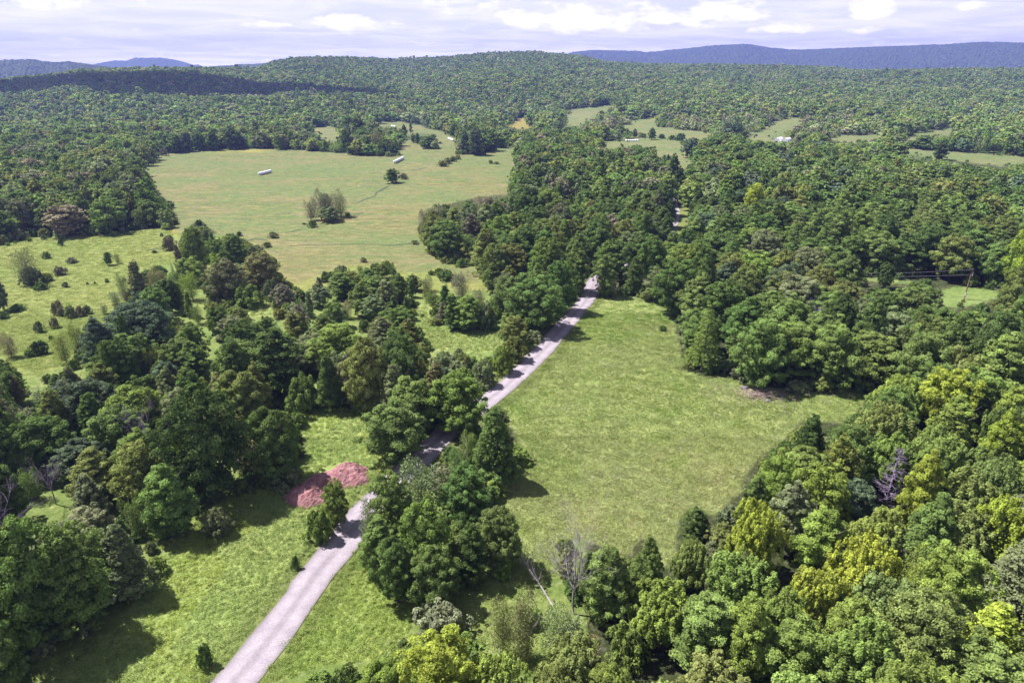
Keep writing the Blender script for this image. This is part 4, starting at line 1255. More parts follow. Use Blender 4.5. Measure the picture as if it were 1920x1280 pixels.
def woods():
    rng = np.random.default_rng(11)
    out = []
    occx = np.array([o[0] for o in OCC]); occy = np.array([o[1] for o in OCC]); occr = np.array([o[2] for o in OCC])
    bands = [(26, 170, 4.0), (170, 420, 4.6), (420, 800, 5.4), (800, 1350, 6.4), (1350, 2500, 7.6)]
    for y0, y1, s in bands:
        xs = []; ys = []
        for y in np.arange(y0, y1, s):
            hw = 1.02 * y + 60
            x = np.arange(-hw, hw, s) + (int(y / s) % 2) * s / 2
            xs.append(x + rng.uniform(-.42, .42, len(x)) * s); ys.append(np.full(len(x), y) + rng.uniform(-.42, .42, len(x)) * s)
        x = np.concatenate(xs); y = np.concatenate(ys)
        z = ground(x, y); px, py, f = project(x, y, z)
        d = np.hypot(x, y)
        a = x / y
        keep = (d < np.interp(a, _az, _rd) + 70) & (py < 1560)
        keep &= (road_dist(x, y) > 3.9)
        # thinner scrub: left of the glade and around the far clearings
        thin = np.zeros(len(x))
        thin = np.where((px < 1000) & (py > 470) & (py < 760), .30, thin)
        thin = np.where((px > 330) & (px < 1000) & (py > 480) & (py < 700), .48, thin)
        thin = np.where((px > 965) & (px < 1640) & (py > 212) & (py < 292), .38 + .9 * np.clip(vnoise(x, y, 70, 81), -.2, .5), thin)
        thin = np.where((px > 560) & (px <= 965) & (py > 225) & (py < 268), .2, thin)
        thin = np.where((px > 1600) & (py > 235) & (py < 300), .25, thin)
        keep &= rng.random(len(x)) > thin
        keep &= ~((py < 275) & (vnoise(x, y, 55, 82) + .4 * vnoise(x, y, 21, 83) > .50))
        if y0 < 1350:
            for ox, oy, orr in OCC:
                keep &= ((x - ox) ** 2 + (y - oy) ** 2) > (orr * .75 + 1.6) ** 2
        x, y, z, px, py, d = (v[keep] for v in (x, y, z, px, py, d))
        n = len(x)
        picks = [region_pick(px[i], py[i], d[i], rng) for i in range(n)]
        K = [rng.choice(VAR[p[0]]) for p in picks]
        h = np.array([LIB[k]['h'] for k in K]) * np.array([p[2] for p in picks])
        r = np.array([LIB[k]['r'] for k in K]) * np.array([p[3] for p in picks])
        shr = np.array([p[0] == 'shrub' for p in picks])
        h = np.where(shr, h * 1.7, h); r = np.where(shr, r * 1.3, r)
        # keep crowns from crowding: random order, a spot is dropped when its crown would sit deep inside a neighbour's
        order = rng.permutation(n); cellw = 6.0; grid = {}; pick_ = np.zeros(n, bool)
        for i in order:
            gx_, gy_ = int(x[i] // cellw), int(y[i] // cellw); ok_ = True
            for ax in (-2, -1, 0, 1, 2):
                for ay in (-2, -1, 0, 1, 2):
                    for q in grid.get((gx_ + ax, gy_ + ay), ()):
                        if (x[q] - x[i]) ** 2 + (y[q] - y[i]) ** 2 < ((.50 if y0 < 100 else .58) * (r[q] + r[i])) ** 2:
                            ok_ = False; break
                    if not ok_: break
                if not ok_: break
            if ok_:
                pick_[i] = True; grid.setdefault((gx_, gy_), []).append(i)
        done = ~pick_
        skip = done.copy()
        hh = h.copy(); rr = r.copy()
        for sc in (1.0, .85, .7, .55, .42):
            m = fits(x, y, h * sc, r * max(sc, .5)) & ~done
            hh[m] = h[m] * sc; rr[m] = r[m] * max(sc, .5)
            done |= m
        for i in np.nonzero(done & ~skip)[0]:
            out.append((x[i], y[i], z[i], hh[i], rr[i], K[i], picks[i][1]))
    # undergrowth-sized fill along the rims of the woods
    s = 3.4
    xs = []; ys = []
    for y in np.arange(40, 620, s):
        hw = 0.8 * y + 20
        x = np.arange(-hw, hw, s); xs.append(x + rng.uniform(-1.4, 1.4, len(x))); ys.append(np.full(len(x), y) + rng.uniform(-1.4, 1.4, len(x)))
    x = np.concatenate(xs); y = np.concatenate(ys); z = ground(x, y); px, py, f = project(x, y, z)
    keep = (py < 1400) & (road_dist(x, y) > 3.4) & (cls_at(px, py) == 0)
    x, y, z, px, py = (v[keep] for v in (x, y, z, px, py))
    near_open = np.zeros(len(x), bool)
    for dx, dy in ((-9, 0), (9, 0), (0, -7), (0, 7), (6, -5), (-6, -5), (6, 5), (-6, 5)):
        zz = ground(x + dx, y + dy); qx, qy, _ = project(x + dx, y + dy, zz); near_open |= cls_at(qx, qy) > 0
    h = rng.uniform(1.6, 3.6, len(x)); r = h * rng.uniform(.5, .8, len(x))
    m = near_open & fits(x, y, h * .8, r * .6)
    s2 = 4.2
    X_ = []; Y_ = []
    for yy_ in np.arange(60, 900, s2):
        hw = .8 * yy_; a_ = np.arange(-hw, hw, s2); X_.append(a_ + rng.uniform(-2, 2, len(a_))); Y_.append(np.full(len(a_), yy_) + rng.uniform(-2, 2, len(a_)))
    X_ = np.concatenate(X_); Y_ = np.concatenate(Y_); Z_ = ground(X_, Y_); qx, qy, _ = project(X_, Y_, Z_)
    op = cls_at(qx, qy); edge = np.zeros(len(X_), bool)
    for dx, dy in ((-4, 0), (4, 0), (0, -4), (0, 5)):
        ex, ey, _ = project(X_ + dx, Y_ + dy, ground(X_ + dx, Y_ + dy)); edge |= cls_at(ex, ey) == 0
    prob = np.where(op == CLS.index('hay') + 1, .35, 1.0) * (.12 + .6 * np.clip(vnoise(X_, Y_, 26, 91) + .1, 0, .5))
    kp = (op > 0) & (op != CLS.index('roadview') + 1) & edge & (Y_ > 150) & (rng.random(len(X_)) < prob) & (road_dist(X_, Y_) > 4.5)
    RIM = [(X_[i], Y_[i], Z_[i], hh_, hh_ * rng.uniform(.6, 1.0), rng.choice(VAR['shrub']), rng.choice(['mid', 'olive', 'grey', 'fresh', 'dark'])) for i in np.nonzero(kp)[0] for hh_ in (rng.uniform(.6, 2.0),)]
    under = RIM + [(x[i], y[i], z[i], h[i], r[i], rng.choice(VAR['shrub']), rng.choice(['mid', 'olive', 'grey', 'dark', 'fresh'])) for i in np.nonzero(m)[0]]
    return out, under


ALL, UNDER = woods()
print("woods", len(ALL), "undergrowth", len(UNDER), "hand", len(HAND))


def in_view(x, y, z, h):
    px, py, f = project(x, y, z + h * .7)
    return (-40 < px < 1960) and (-20 < py < 1310)


N_IND = {'broadleaf_tree': 235, 'slender_tree': 40, 'spruce_tree': 25, 'pine_tree': 25, 'feathery_tree': 60, 'shrub': 40, 'dead_tree': 10}
ALL.sort(key=lambda t: t[0] ** 2 + t[1] ** 2)
stuff = []
cnt = {}
for t in ALL:
    x, y, z, h, r, k, c = t
    nm = NAMEOF[kind_of(k)]
    if hypot(x, y) < 330 and in_view(x, y, z, h) and cnt.get(nm, 0) < N_IND[nm]:
        cnt[nm] = cnt.get(nm, 0) + 1
        plant(str(k), (x, y, z), h, r, str(c))
    else:
        stuff.append(t)
print("individuals", cnt, "stuff", len(stuff))


# ------------------------------------------------------------------ stuff: one object each, spread with geometry nodes
def scatter(name, rows, protos, kind='stuff', label=None):
    """rows: (x,y,z, sx,sy,sz, rot, proto index, (r,g,b)); protos: objects whose mesh is repeated"""
    n = len(rows)
    me = bpy.data.meshes.new(name)
    me.vertices.add(n)
    me.vertices.foreach_set('co', np.array([r_[0:3] for r_ in rows], np.float32).ravel())
    a = me.attributes.new('scl', 'FLOAT_VECTOR', 'POINT'); a.data.foreach_set('vector', np.array([r_[3:6] for r_ in rows], np.float32).ravel())
    a = me.attributes.new('rot', 'FLOAT_VECTOR', 'POINT'); a.data.foreach_set('vector', np.array([(0, 0, r_[6]) for r_ in rows], np.float32).ravel())
    a = me.attributes.new('pick', 'INT', 'POINT'); a.data.foreach_set('value', np.array([r_[7] for r_ in rows], np.int32))
    a = me.attributes.new('tint', 'FLOAT_VECTOR', 'POINT'); a.data.foreach_set('vector', np.array([r_[8] for r_ in rows], np.float32).ravel())
    o = link(name, me)
    ng = bpy.data.node_groups.new(name, 'GeometryNodeTree')
    ng.interface.new_socket('Geometry', in_out='INPUT', socket_type='NodeSocketGeometry')
    ng.interface.new_socket('Geometry', in_out='OUTPUT', socket_type='NodeSocketGeometry')
    gi = ng.nodes.new('NodeGroupInput'); go = ng.nodes.new('NodeGroupOutput'); L = ng.links.new

    def attr(nm, dt):
        q = ng.nodes.new('GeometryNodeInputNamedAttribute'); q.data_type = dt; q.inputs[0].default_value = nm
        return [s_ for s_ in q.outputs if s_.enabled][0]
    A_s = attr('scl', 'FLOAT_VECTOR'); A_r = attr('rot', 'FLOAT_VECTOR'); A_p = attr('pick', 'INT')
    jn = ng.nodes.new('GeometryNodeJoinGeometry')
    for i, p in enumerate(protos):
        oi = ng.nodes.new('GeometryNodeObjectInfo'); oi.transform_space = 'ORIGINAL'
        oi.inputs['Object'].default_value = p; oi.inputs['As Instance'].default_value = False
        ip = ng.nodes.new('GeometryNodeInstanceOnPoints')
        cm = ng.nodes.new('FunctionNodeCompare'); cm.data_type = 'INT'; cm.operation = 'EQUAL'
        ii = [s_ for s_ in cm.inputs if s_.enabled]
        L(A_p, ii[0]); ii[1].default_value = i
        L(gi.outputs[0], ip.inputs['Points']); L(cm.outputs[0], ip.inputs['Selection'])
        L(oi.outputs['Geometry'], ip.inputs['Instance']); L(A_s, ip.inputs['Scale']); L(A_r, ip.inputs['Rotation'])
        L(ip.outputs[0], jn.inputs[0])
    L(jn.outputs[0], go.inputs[0])
    md = o.modifiers.new('spread', 'NODES'); md.node_group = ng
    return tag(o, label=label, kind=kind)


def crown_obj(key, lod):
    """a visible individual that carries this crown mesh; the far woods repeat its mesh"""
    me = LIB[key]['lod'][lod]
    for t in THINGS:
        for ch in t['obj'].children:
            if ch.data == me:
                return ch
    # no individual uses it yet: switch a far individual of the same shape to it
    return None


def jit(c, rng, a=.05, b=.24):
    return tuple(np.array(G[c]) * (1 + rng.normal(0, a * .6, 3)) * rng.uniform(1 - b, 1 + b))


def build_stuff():
    rng = np.random.default_rng(21)
    groups = {0: [], 1: [], 2: []}
    for t in stuff:
        d = hypot(t[0], t[1])
        groups[0 if d < 300 else (1 if d < 720 else 2)].append(t)
    nm = {0: ('near_woods', 'dense leafy woods behind and between the nearer single trees'),
          1: ('middle_woods', 'continuous broadleaf woods around the hay field and forest road'),
          2: ('distant_woods', 'far-off wooded hills that read as one mass of crowns')}
    for lod, rows in groups.items():
        protos = []; idx = {}
        R = []
        for (x, y, z, h, r, k, c) in rows:
            k = str(k)
            if k not in idx:
                o = crown_obj(k, lod)
                if o is None:
                    # plant one real tree of this shape at this spot and repeat its mesh
                    plant(k, (x, y, z), h, r, str(c), lod=lod)
                    idx[k] = len(protos); protos.append([q for q in THINGS[-1]['obj'].children if q.data == LIB[k]['lod'][lod]][0])
                    continue
                idx[k] = len(protos); protos.append(o)
            sx = r / LIB[k]['r']; sz = h / LIB[k]['h']
            q = 1.0 + .30 * min(1, max(0, (hypot(x, y) - 220) / 450))  # far crowns lightened in tint, offsetting the coarse mesh's self-shadow; also widened
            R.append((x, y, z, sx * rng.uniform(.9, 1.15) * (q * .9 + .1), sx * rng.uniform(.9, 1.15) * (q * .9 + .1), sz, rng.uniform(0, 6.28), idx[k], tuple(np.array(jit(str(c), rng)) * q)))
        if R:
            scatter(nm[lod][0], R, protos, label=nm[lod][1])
    # trunks of near woods
    R = []; tr = [t for t in THINGS if t['key'] == 'maple0'][0]['obj']
    to = [c for c in tr.children if c.name.startswith('trunk')][0]
    for (x, y, z, h, r, k, c) in stuff:
        if hypot(x, y) < 520 and kind_of(str(k)) != 'shrub':
            R.append((x, y, z, h / 13, h / 13, h / 13, rng.uniform(0, 6), 0, (0.1, 0.1, 0.1)))
    scatter('woodland_trunks', R, [to], label='many tree trunks standing under the dense woods')
    R = []; protos = []; idx = {}
    for (x, y, z, h, r, k, c) in UNDER:
        k = str(k); lod = 0 if hypot(x, y) < 260 else 1
        kk = (k, lod)
        if kk not in idx:
            o = crown_obj(k, lod)
            if o is None:
                plant(k, (x, y, z), h, r, str(c), lod=lod); idx[kk] = len(protos); protos.append(THINGS[-1]['obj'].children[1] if THINGS[-1]['obj'].children[1].data == LIB[k]['lod'][lod] else THINGS[-1]['obj'].children[0]); continue
            idx[kk] = len(protos); protos.append(o)
        R.append((x, y, z, r / 2.0, r / 2.0, h / 2.8, rng.uniform(0, 6.28), idx[kk], jit(str(c), rng)))
    scatter('undergrowth', R, protos, label='low undergrowth filling the rim of the woods')


build_stuff()


# ------------------------------------------------------------------ meadow growth
def tuft_mesh(name, seed, n, hgt, rad, w, leafy):
    rng = np.random.default_rng(seed)
    if leafy:
        d = unit(rng.normal(size=(n, 3)) + np.array([0, 0, .9])); d[:, 2] = np.abs(d[:, 2])
        pos = d * np.array([rad, rad, hgt]) * rng.uniform(.75, 1.05, n)[:, None]
        V, Fc = leaves(pos, d + rng.normal(0, .45, (n, 3)) + np.array([0, 0, .5]), w, rng, .7)
    else:
        a = rng.uniform(0, 2 * pi, n); rr = rad * np.sqrt(rng.uniform(0, 1, n))
        b = np.stack([np.cos(a) * rr, np.sin(a) * rr, np.zeros(n)], 1)
        l = np.stack([rng.normal(.12, .25, n), rng.normal(0, .25, n), np.ones(n) * rng.uniform(.6, 1.1, n)], 1) * hgt
        q = rng.uniform(0, pi, n); s = np.stack([np.cos(q), np.sin(q), np.zeros(n)], 1) * w
        V = np.stack([b - s, b + s, b + l * .7 + s * .9, b + l + np.array([.06, 0, 0])], 1).reshape(-1, 3)
        Fc = np.arange(4 * n).reshape(n, 4)
    return mesh_from(name, V, Fc, [M_GRASS], cv=np.clip(rng.normal(.5, .25, n), 0, 1))


_d1 = at(1150, 920); _d2 = at(1330, 860)


def DRY(x, y):
    c = _d1; c2_ = _d2
    return .9 * math.exp(-((x - c[0]) / 13) ** 2 - ((y - c[1]) / 16) ** 2) + .6 * math.exp(-((x - c2_[0]) / 9) ** 2 - ((y - c2_[1]) / 12) ** 2)


def rowdark(px, py):
    return 1065 < px < 1190 and 870 < py < 1005 and ((px + (py - 900) * .12) % 17) < 3.2


def meadow_growth():
    rng = np.random.default_rng(31)
    P0 = at(330, 1235); P1 = at(1150, 800)
    pro = []
    for nm, me, p, lb in (('goldenrod_clump', tuft_mesh('leafy_clump', 1, 60, .55, .62, .085, True), at(470, 1040), 'leafy goldenrod clump in the strip below the mulch pile'),
                          ('goldenrod_clump', tuft_mesh('leafy_clump', 2, 60, .5, .7, .08, True), at(300, 1200), 'leafy goldenrod clump near the bottom of the strip left of road'),
                          ('grass_tuft', tuft_mesh('grass_tuft', 3, 80, .42, 1.0, .028, False), at(1150, 820), 'long grass tuft in the middle of the right meadow'),
                          ('grass_tuft', tuft_mesh('grass_tuft', 4, 80, .36, 1.05, .028, False), at(1200, 700), 'long grass tuft in the upper part of the right meadow')):
        e = empty(nm, p); c = link('leaves', me, e)
        c['tint'] = [0.16, 0.23, 0.06]
        tag(e, lb, 'plant'); pro.append(c)
    R = []
    for y0, y1, s in ((40, 105, .48), (105, 170, .68), (170, 270, 1.2)):
        xs = []; ys = []
        for y in np.arange(y0, y1, s):
            hw = .86 * y + 12
            x = np.arange(-hw, hw, s); xs.append(x + rng.uniform(-.5, .5, len(x)) * s); ys.append(np.full(len(x), y) + rng.uniform(-.5, .5, len(x)) * s)
        x = np.concatenate(xs); y = np.concatenate(ys); z = ground(x, y)
        px, py, _ = project(x, y, z)
        c = cls_at(px + rng.normal(0, 3, len(px)), py + rng.normal(0, 2, len(px)))
        ok = (c > 0) & (px > -30) & (px < 1950) & (py < 1330) & (road_dist(x, y) > 2.25 + rng.uniform(0, 1.0, len(x)))
        mp = np.array([[(535, 925), (560, 945), (600, 938), (650, 905), (690, 885), (650, 862), (600, 880)]])[0]
        ok &= ~in_poly(px, py, [tuple(q) for q in mp])
        patch = vnoise(x, y, 9, 41) + .5 * vnoise(x, y, 3.5, 42)
        dry = vnoise(x, y, 14, 43) + .6 * vnoise(x, y, 5, 44)
        for i in np.nonzero(ok)[0]:
            k = CLS[c[i] - 1]
            if k in ('hay', 'far', 'gold', 'lawn', 'gap'):
                continue
            leafy = k in ('strip', 'glade') or (k == 'verge' and rng.random() < .5) or (k == 'left' and rng.random() < .06) or (k == 'meadow' and rng.random() < .04 and patch[i] > 0)
            base = np.array(C_[k] if k != 'roadview' else C_['verge'])
            col = base * .82 * (1 + .16 * patch[i]) * rng.uniform(.95, 1.05)
            if k == 'meadow':
                q_ = DRY(x[i], y[i]) * min(1, max(0, .55 + 1.3 * patch[i]))
                q_ = min(q_, .85); col = col * (1 - q_) + np.array([.37, .335, .20]) * q_
                if rowdark(px[i], py[i]) and rng.random() < .35: col = col * .5
                if dry[i] > .12: col = col * .75 + np.array([.36, .34, .22]) * .25
                elif dry[i] < -.25: col = col * np.array([.84, .95, .7])
                if rng.random() < .02: col = np.array([.40, .41, .28])
            elif k == 'strip':
                if dry[i] > .15: col = col * np.array([1.15, 1.08, .8])
                if dry[i] < -.38: col = col * np.array([.75, .88, .6])
                if rng.random() < .04: col = col * .45
            if rng.random() < .03: col = col * .65
            sc = rng.uniform(.5, 1.05) * min(1.15, (s / .75) ** .6)
            col = col * (1.0 if leafy else 1.06)
            hz = sc * rng.uniform(.7, 1.25) * (1.0 if leafy else .7) * (.55 if k == 'left' else 1)
            R.append((x[i], y[i], z[i] - .03, sc, sc, hz, rng.uniform(0, 6.28), (0 if rng.random() < .5 else 1) if leafy else (2 if rng.random() < .5 else 3), tuple(col)))
    print("tufts", len(R))
    scatter('meadow_grass', R, pro, label='grass and goldenrod growing over the open meadows')


meadow_growth()

# ------------------------------------------------------------------ mulch pile
def mulch():
    m = plain_mat("wood_chips", (0.23, 0.10, 0.105), (0.39, 0.21, 0.215), 1.1, .95, bump=1.0, bscale=3.5)
    c0 = at(612, 915)
    mounds = [(652, 884, 36, 1.9), (630, 897, 42, 1.6), (604, 905, 38, 1.8), (580, 925, 44, 1.8), (668, 897, 26, 1.2), (560, 932, 26, 1.3)]
    B = []
    for px, py, w, hh in mounds:
        P = at(px, py + 3); _, _, f = project(*P); B.append((P[0], P[1], w / F * f, hh))
    xs = np.arange(-12, 13, .22); ys = np.arange(-10, 11, .22)
    yy, xx = np.meshgrid(ys + c0[1], xs + c0[0], indexing='ij')
    z = np.full(xx.shape, -.35)
    for bx, by, br, bh in B:
        q = 1 - np.sqrt(((xx - bx) / br) ** 2 + ((yy - by) / (br * .95)) ** 2)
        z = np.maximum(z, np.where(q > -0.3, bh * np.sin(np.clip(q, -.3, 1) * pi / 2) ** 1.0, -.35))
    z = np.where(z > -.3, z * .95, z)
    z += (vnoise(xx, yy, 1.3, 51) * .35 + vnoise(xx, yy, .5, 52) * .28 + RNG.normal(0, .045, xx.shape)) * (z > -.3)
    zz = ground(xx, yy) + z
    V = np.stack([xx, yy, zz], -1).reshape(-1, 3)
    ny, nx = xx.shape
    i = np.arange(ny - 1)[:, None] * nx + np.arange(nx - 1)[None, :]
    Fc = np.stack([i, i + 1, i + nx + 1, i + nx], -1).reshape(-1, 4)
    zf = z.reshape(-1)
    Fc = Fc[(zf[Fc] > -.3).any(axis=1)]
    used = np.unique(Fc); remap = np.full(len(V), -1); remap[used] = np.arange(len(used))
    V = V[used]; Fc = remap[Fc]
    V[:, :2] -= c0[:2]; V[:, 2] -= c0[2]
    o = link("mulch_pile", mesh_from("mulch_pile", V, Fc, [m], smooth=False), None, tuple(c0))
    tag(o, 'reddish wood chip pile of several mounds beside the gravel road', 'mulch pile')


mulch()


# ------------------------------------------------------------------ brush pile + stones at the meadow edge
def brush():
    rng = random.Random(4)
    c = at(1425, 742)
    g = Geo()
    for k in range(520):
        a = rng.uniform(0, 2 * pi); rr = abs(rng.gauss(0, 1)) * 3.2
        p = np.array([cos(a) * rr * 1.6, sin(a) * rr * .8, max(.05, .8 - rr * .2) * rng.random()])
        b = rng.uniform(0, 2 * pi); L_ = rng.uniform(.5, 1.7)
        d = np.array([cos(b), sin(b), rng.uniform(-.1, .45)]) * L_
        g.tube([p, p + d * .5 + np.array([0, 0, rng.uniform(-.1, .15)]), p + d], [.045, .03, .012], 4)
    m = plain_mat("brush_wood", (0.34, 0.25, 0.22), (0.50, 0.40, 0.34), 1.0, .95)
    o = link("brush_pile", g.mesh("brush_pile", m), None, tuple(c))
    tag(o, 'pale heap of cut branches at the right edge of the meadow', 'brush pile')
    for k, (px, py, s) in enumerate([(1396, 730, .9), (1466, 744, .7), (1440, 752, .5)]):
        P = at(px, py)
        n = 12
        th, ph = np.meshgrid(np.linspace(0, pi, 7), np.linspace(0, 2 * pi, n, endpoint=False), indexing='ij')
        rr = s * (1 + .25 * np.sin(3 * ph + k) * np.sin(th) + .15 * np.cos(2 * th + k))
        V = np.stack([rr * np.sin(th) * np.cos(ph), rr * np.sin(th) * np.sin(ph) * .8, rr * np.cos(th) * .6 + .15], -1).reshape(-1, 3)
        Fc = [(i * n + j, i * n + (j + 1) % n, (i + 1) * n + (j + 1) % n, (i + 1) * n + j) for i in range(6) for j in range(n)]
        o = link("boulder", mesh_from("boulder", V, Fc, [M_STONE], smooth=False), None, tuple(P))
        tag(o, ['purplish boulder left of the pale brush heap', 'grey boulder at the right end of the brush heap', 'small boulder in front of the brush heap'][k], 'boulder')


brush()


# ------------------------------------------------------------------ fallen dead branch near the dead tree
def fallen():
    g = Geo()
    a = at(1030, 1128); b = at(975, 1075)
    b[2] += 2.0
    d = b - a
    g.tube([a - d * .15 + [0, 0, .1], a + d * .35 + [0, 0, .7], a + d * .75 + [0, 0, .8], b], [.13, .10, .06, .02], 6)
    rng = random.Random(9)
    for k in range(26):
        t = rng.uniform(.3, 1); p = a + d * t + np.array([0, 0, .8])
        e = d / np.linalg.norm(d) * .8 + np.array([rng.gauss(0, .6), rng.gauss(0, .6), rng.gauss(.35, .5)])
        L_ = rng.uniform(.6, 2.2)
        g.tube([p, p + e * L_ * .5, p + e * L_ + [0, 0, .1]], [.045, .03, .012], 4, cap=False)
    V = np.concatenate(g.v) - a
    o = link("fallen_branch", mesh_from("fallen_branch", V, np.concatenate(g.f), [M_DEAD], smooth=True), None, tuple(a))
    tag(o, 'bare grey fallen limb sticking out left of the large dead tree', 'fallen branch')


fallen()


# ------------------------------------------------------------------ utility pole and lines
def pole():
    P = at(1807, 561)
    _, _, f = project(*P)
    k = (640 - 505) / F
    U0 = P[1] * sp + (P[2] - H) * cp; F0 = P[1] * cp - (P[2] - H) * sp
    h = (k * F0 - U0) / (cp + k * sp)
    e = empty("utility_pole", P); e.rotation_euler = (0, radians(2.5), 0)
    g = Geo(); zs = np.linspace(-.5, h, 6); g.tube(np.stack([zs * 0, zs * 0, zs], 1), np.linspace(.19, .13, 6), 8); link('pole', g.mesh('pole', M_POLE, True), e)
    g = Geo(); g.tube([(0.3, 0, h * .80), (0.3, 0, h * .80 + .9)], [.22, .22], 8); g.box((.12, 0, h * .84), (.3, .1, .1)); link('transformer', g.mesh('transformer', M_METAL, True), e)
    g = Geo(); g.tube([(0, 0, h), (0, 0, h + .12), (0, 0, h + .3)], [.05, .09, .04], 6); link('insulator', g.mesh('insulator', M_METAL, True), e)
    g = Geo(); g.box((.02, -.22, 1.6), (.35, .16, .9)); link('meter_box', g.mesh('meter_box', M_WHITE), e)
    tag(e, 'tall brown wooden utility pole on the small lawn in the woods', 'utility pole')
    top = np.array([P[0] + sin(radians(2.5)) * h, P[1], P[2] + h])
    Q = at(1560, 530)
    _, _, fq = project(*Q)
    for z0, pyq, lab in ((h - .05, 511, 'upper power line running left from the utility pole'), (h * .83, 516, 'lower power line running left from the utility pole')):
        k = (640 - pyq) / F
        U0 = Q[1] * sp + (Q[2] - H) * cp; F0 = Q[1] * cp - (Q[2] - H) * sp
        hq = (k * F0 - U0) / (cp + k * sp)
        a = np.array([P[0], P[1], P[2] + z0]); b = np.array([Q[0], Q[1], Q[2] + hq])
        t = np.linspace(0, 1, 20)[:, None]
        pts = a + (b - a) * t; pts[:, 2] -= (4 * t * (1 - t))[:, 0] * .5
        g = Geo(); g.tube(pts - a, .016, 4); o = link("power_line", g.mesh("power_line", M_WIRE), None, tuple(a))
        tag(o, lab, 'power line')


pole()


# ------------------------------------------------------------------ wrapped bales in rows, hoop barns
def bale_geo(r=.62, L_=1.25):
    g = Geo()
    xs = [-L_ / 2, -L_ / 2 + .02, -L_ / 2 + .14, L_ / 2 - .14, L_ / 2 - .02, L_ / 2]
    rr = [.25 * r, .82 * r, r, r, .82 * r, .25 * r]
    g.tube([(x, 0, r) for x in xs], rr, 8)
    return g.mesh('bale', M_WHITE, smooth=True)


BALE = None


def bale_row(x0, y0, x1, y1, n, label, hgt=1.5):
    """one wrapped tube of silage bales, its single bales as parts"""
    global BALE
    if BALE is None: BALE = bale_geo()
    a = at(x0, y0); b = at(x1, y1)
    ctr = (a + b) / 2; d = b - a; L_ = np.linalg.norm(d[:2]); rz = math.atan2(d[1], d[0])
    e = empty("bale_row", (ctr[0], ctr[1], float(ground(ctr[0], ctr[1]))), rz)
    step = L_ / n; s = hgt / 1.24
    for i in range(n):
        o = link('wrapped_bale', BALE, e); o.location = (-L_ / 2 + step * (i + .5), 0, -.05); o.scale = (step / 1.25 * 1.02, s, s); o.rotation_euler = (i * .8, 0, 0)
        o.rotation_euler = (0, 0, 0)
    tag(e, label, 'bale row')


bale_row(486, 329, 508, 324, 8, 'white wrapped hay bale row on the left of the large hay field', 2.0)
bale_row(740, 307, 756, 299, 8, 'white wrapped hay bale row above the single round tree in hay field', 2.3)
bale_row(841, 261, 850, 265, 5, 'short white bale row near the upper right of the hay field', 2.0)
bale_row(967, 322, 967.5, 314, 4, 'white bale end peeking out left of the central woods', 2.4)
bale_row(637, 239, 641, 236, 3, 'white wrapped bales at the left side of tall grove tree', 2.6)
bale_row(734, 238, 742, 239, 4, 'white bale row on the field behind the grove', 2.0)
bale_row(728, 262, 735, 264, 3, 'white bale row half hidden by the grove above hay field', 2.0)
for i in range(6):
    bx = 1173 + i * 4.2
    bale_row(bx, 265, bx + 3.2, 265.3, 1, ['first', 'second', 'third', 'fourth', 'fifth', 'sixth'][i] + ' white bale from left in the line on pale green field', 1.7)
bale_row(1785, 247, 1794, 247, 3, 'pale wrapped bales at the edge of the right far field', 2.0)


def hoop_barn(px, by, w_px, hgt, L_, rz, label):
    P = at(px, by); _, _, f = project(*P); w = w_px / F * f
    e = empty("hoop_barn", P, rz)
    n = 12
    a = np.linspace(0, pi, n + 1)
    ys = np.linspace(-L_ / 2, L_ / 2, 9)
    V = []
    for i, y in enumerate(ys):
        s = 1 + .015 * (i % 2)
        V.append(np.stack([np.cos(a) * w / 2 * s, np.full(n + 1, y), np.sin(a) ** .8 * hgt * s], 1))
    V = np.vstack(V); k = n + 1
    Fc = [(i * k + j, i * k + j + 1, (i + 1) * k + j + 1, (i + 1) * k + j) for i in range(8) for j in range(n)]
    c0 = len(V)
    for yy in (ys[0] + .05, ys[-1] - .05):
        ring = np.stack([np.cos(a) * w / 2 * .99, np.full(n + 1, yy), np.sin(a) ** .8 * hgt * .99], 1)
        b0 = len(V); V = np.vstack([V, ring])
        Fc += [(b0 + j, b0 + j + 1, b0 + n - j - 1, b0 + n - j) for j in range(n // 2 - 0) if j + 1 <= n - j - 1]
    link('cover', mesh_from('cover', V, Fc, [M_WHITE], smooth=False), e)
    g = Geo(); g.box((0, -L_ / 2 - .12, hgt * .28), (w * .28, .2, hgt * .56)); link('doorway', g.mesh('doorway', M_DARK), e)
    tag(e, label, 'hoop barn')


hoop_barn(1459, 270, 14, 5.5, 14, radians(-35), 'left white hoop barn half hidden in the far trees')
hoop_barn(1474, 271, 15, 5.5, 14, radians(-35), 'right white hoop barn next to its twin in the far trees')


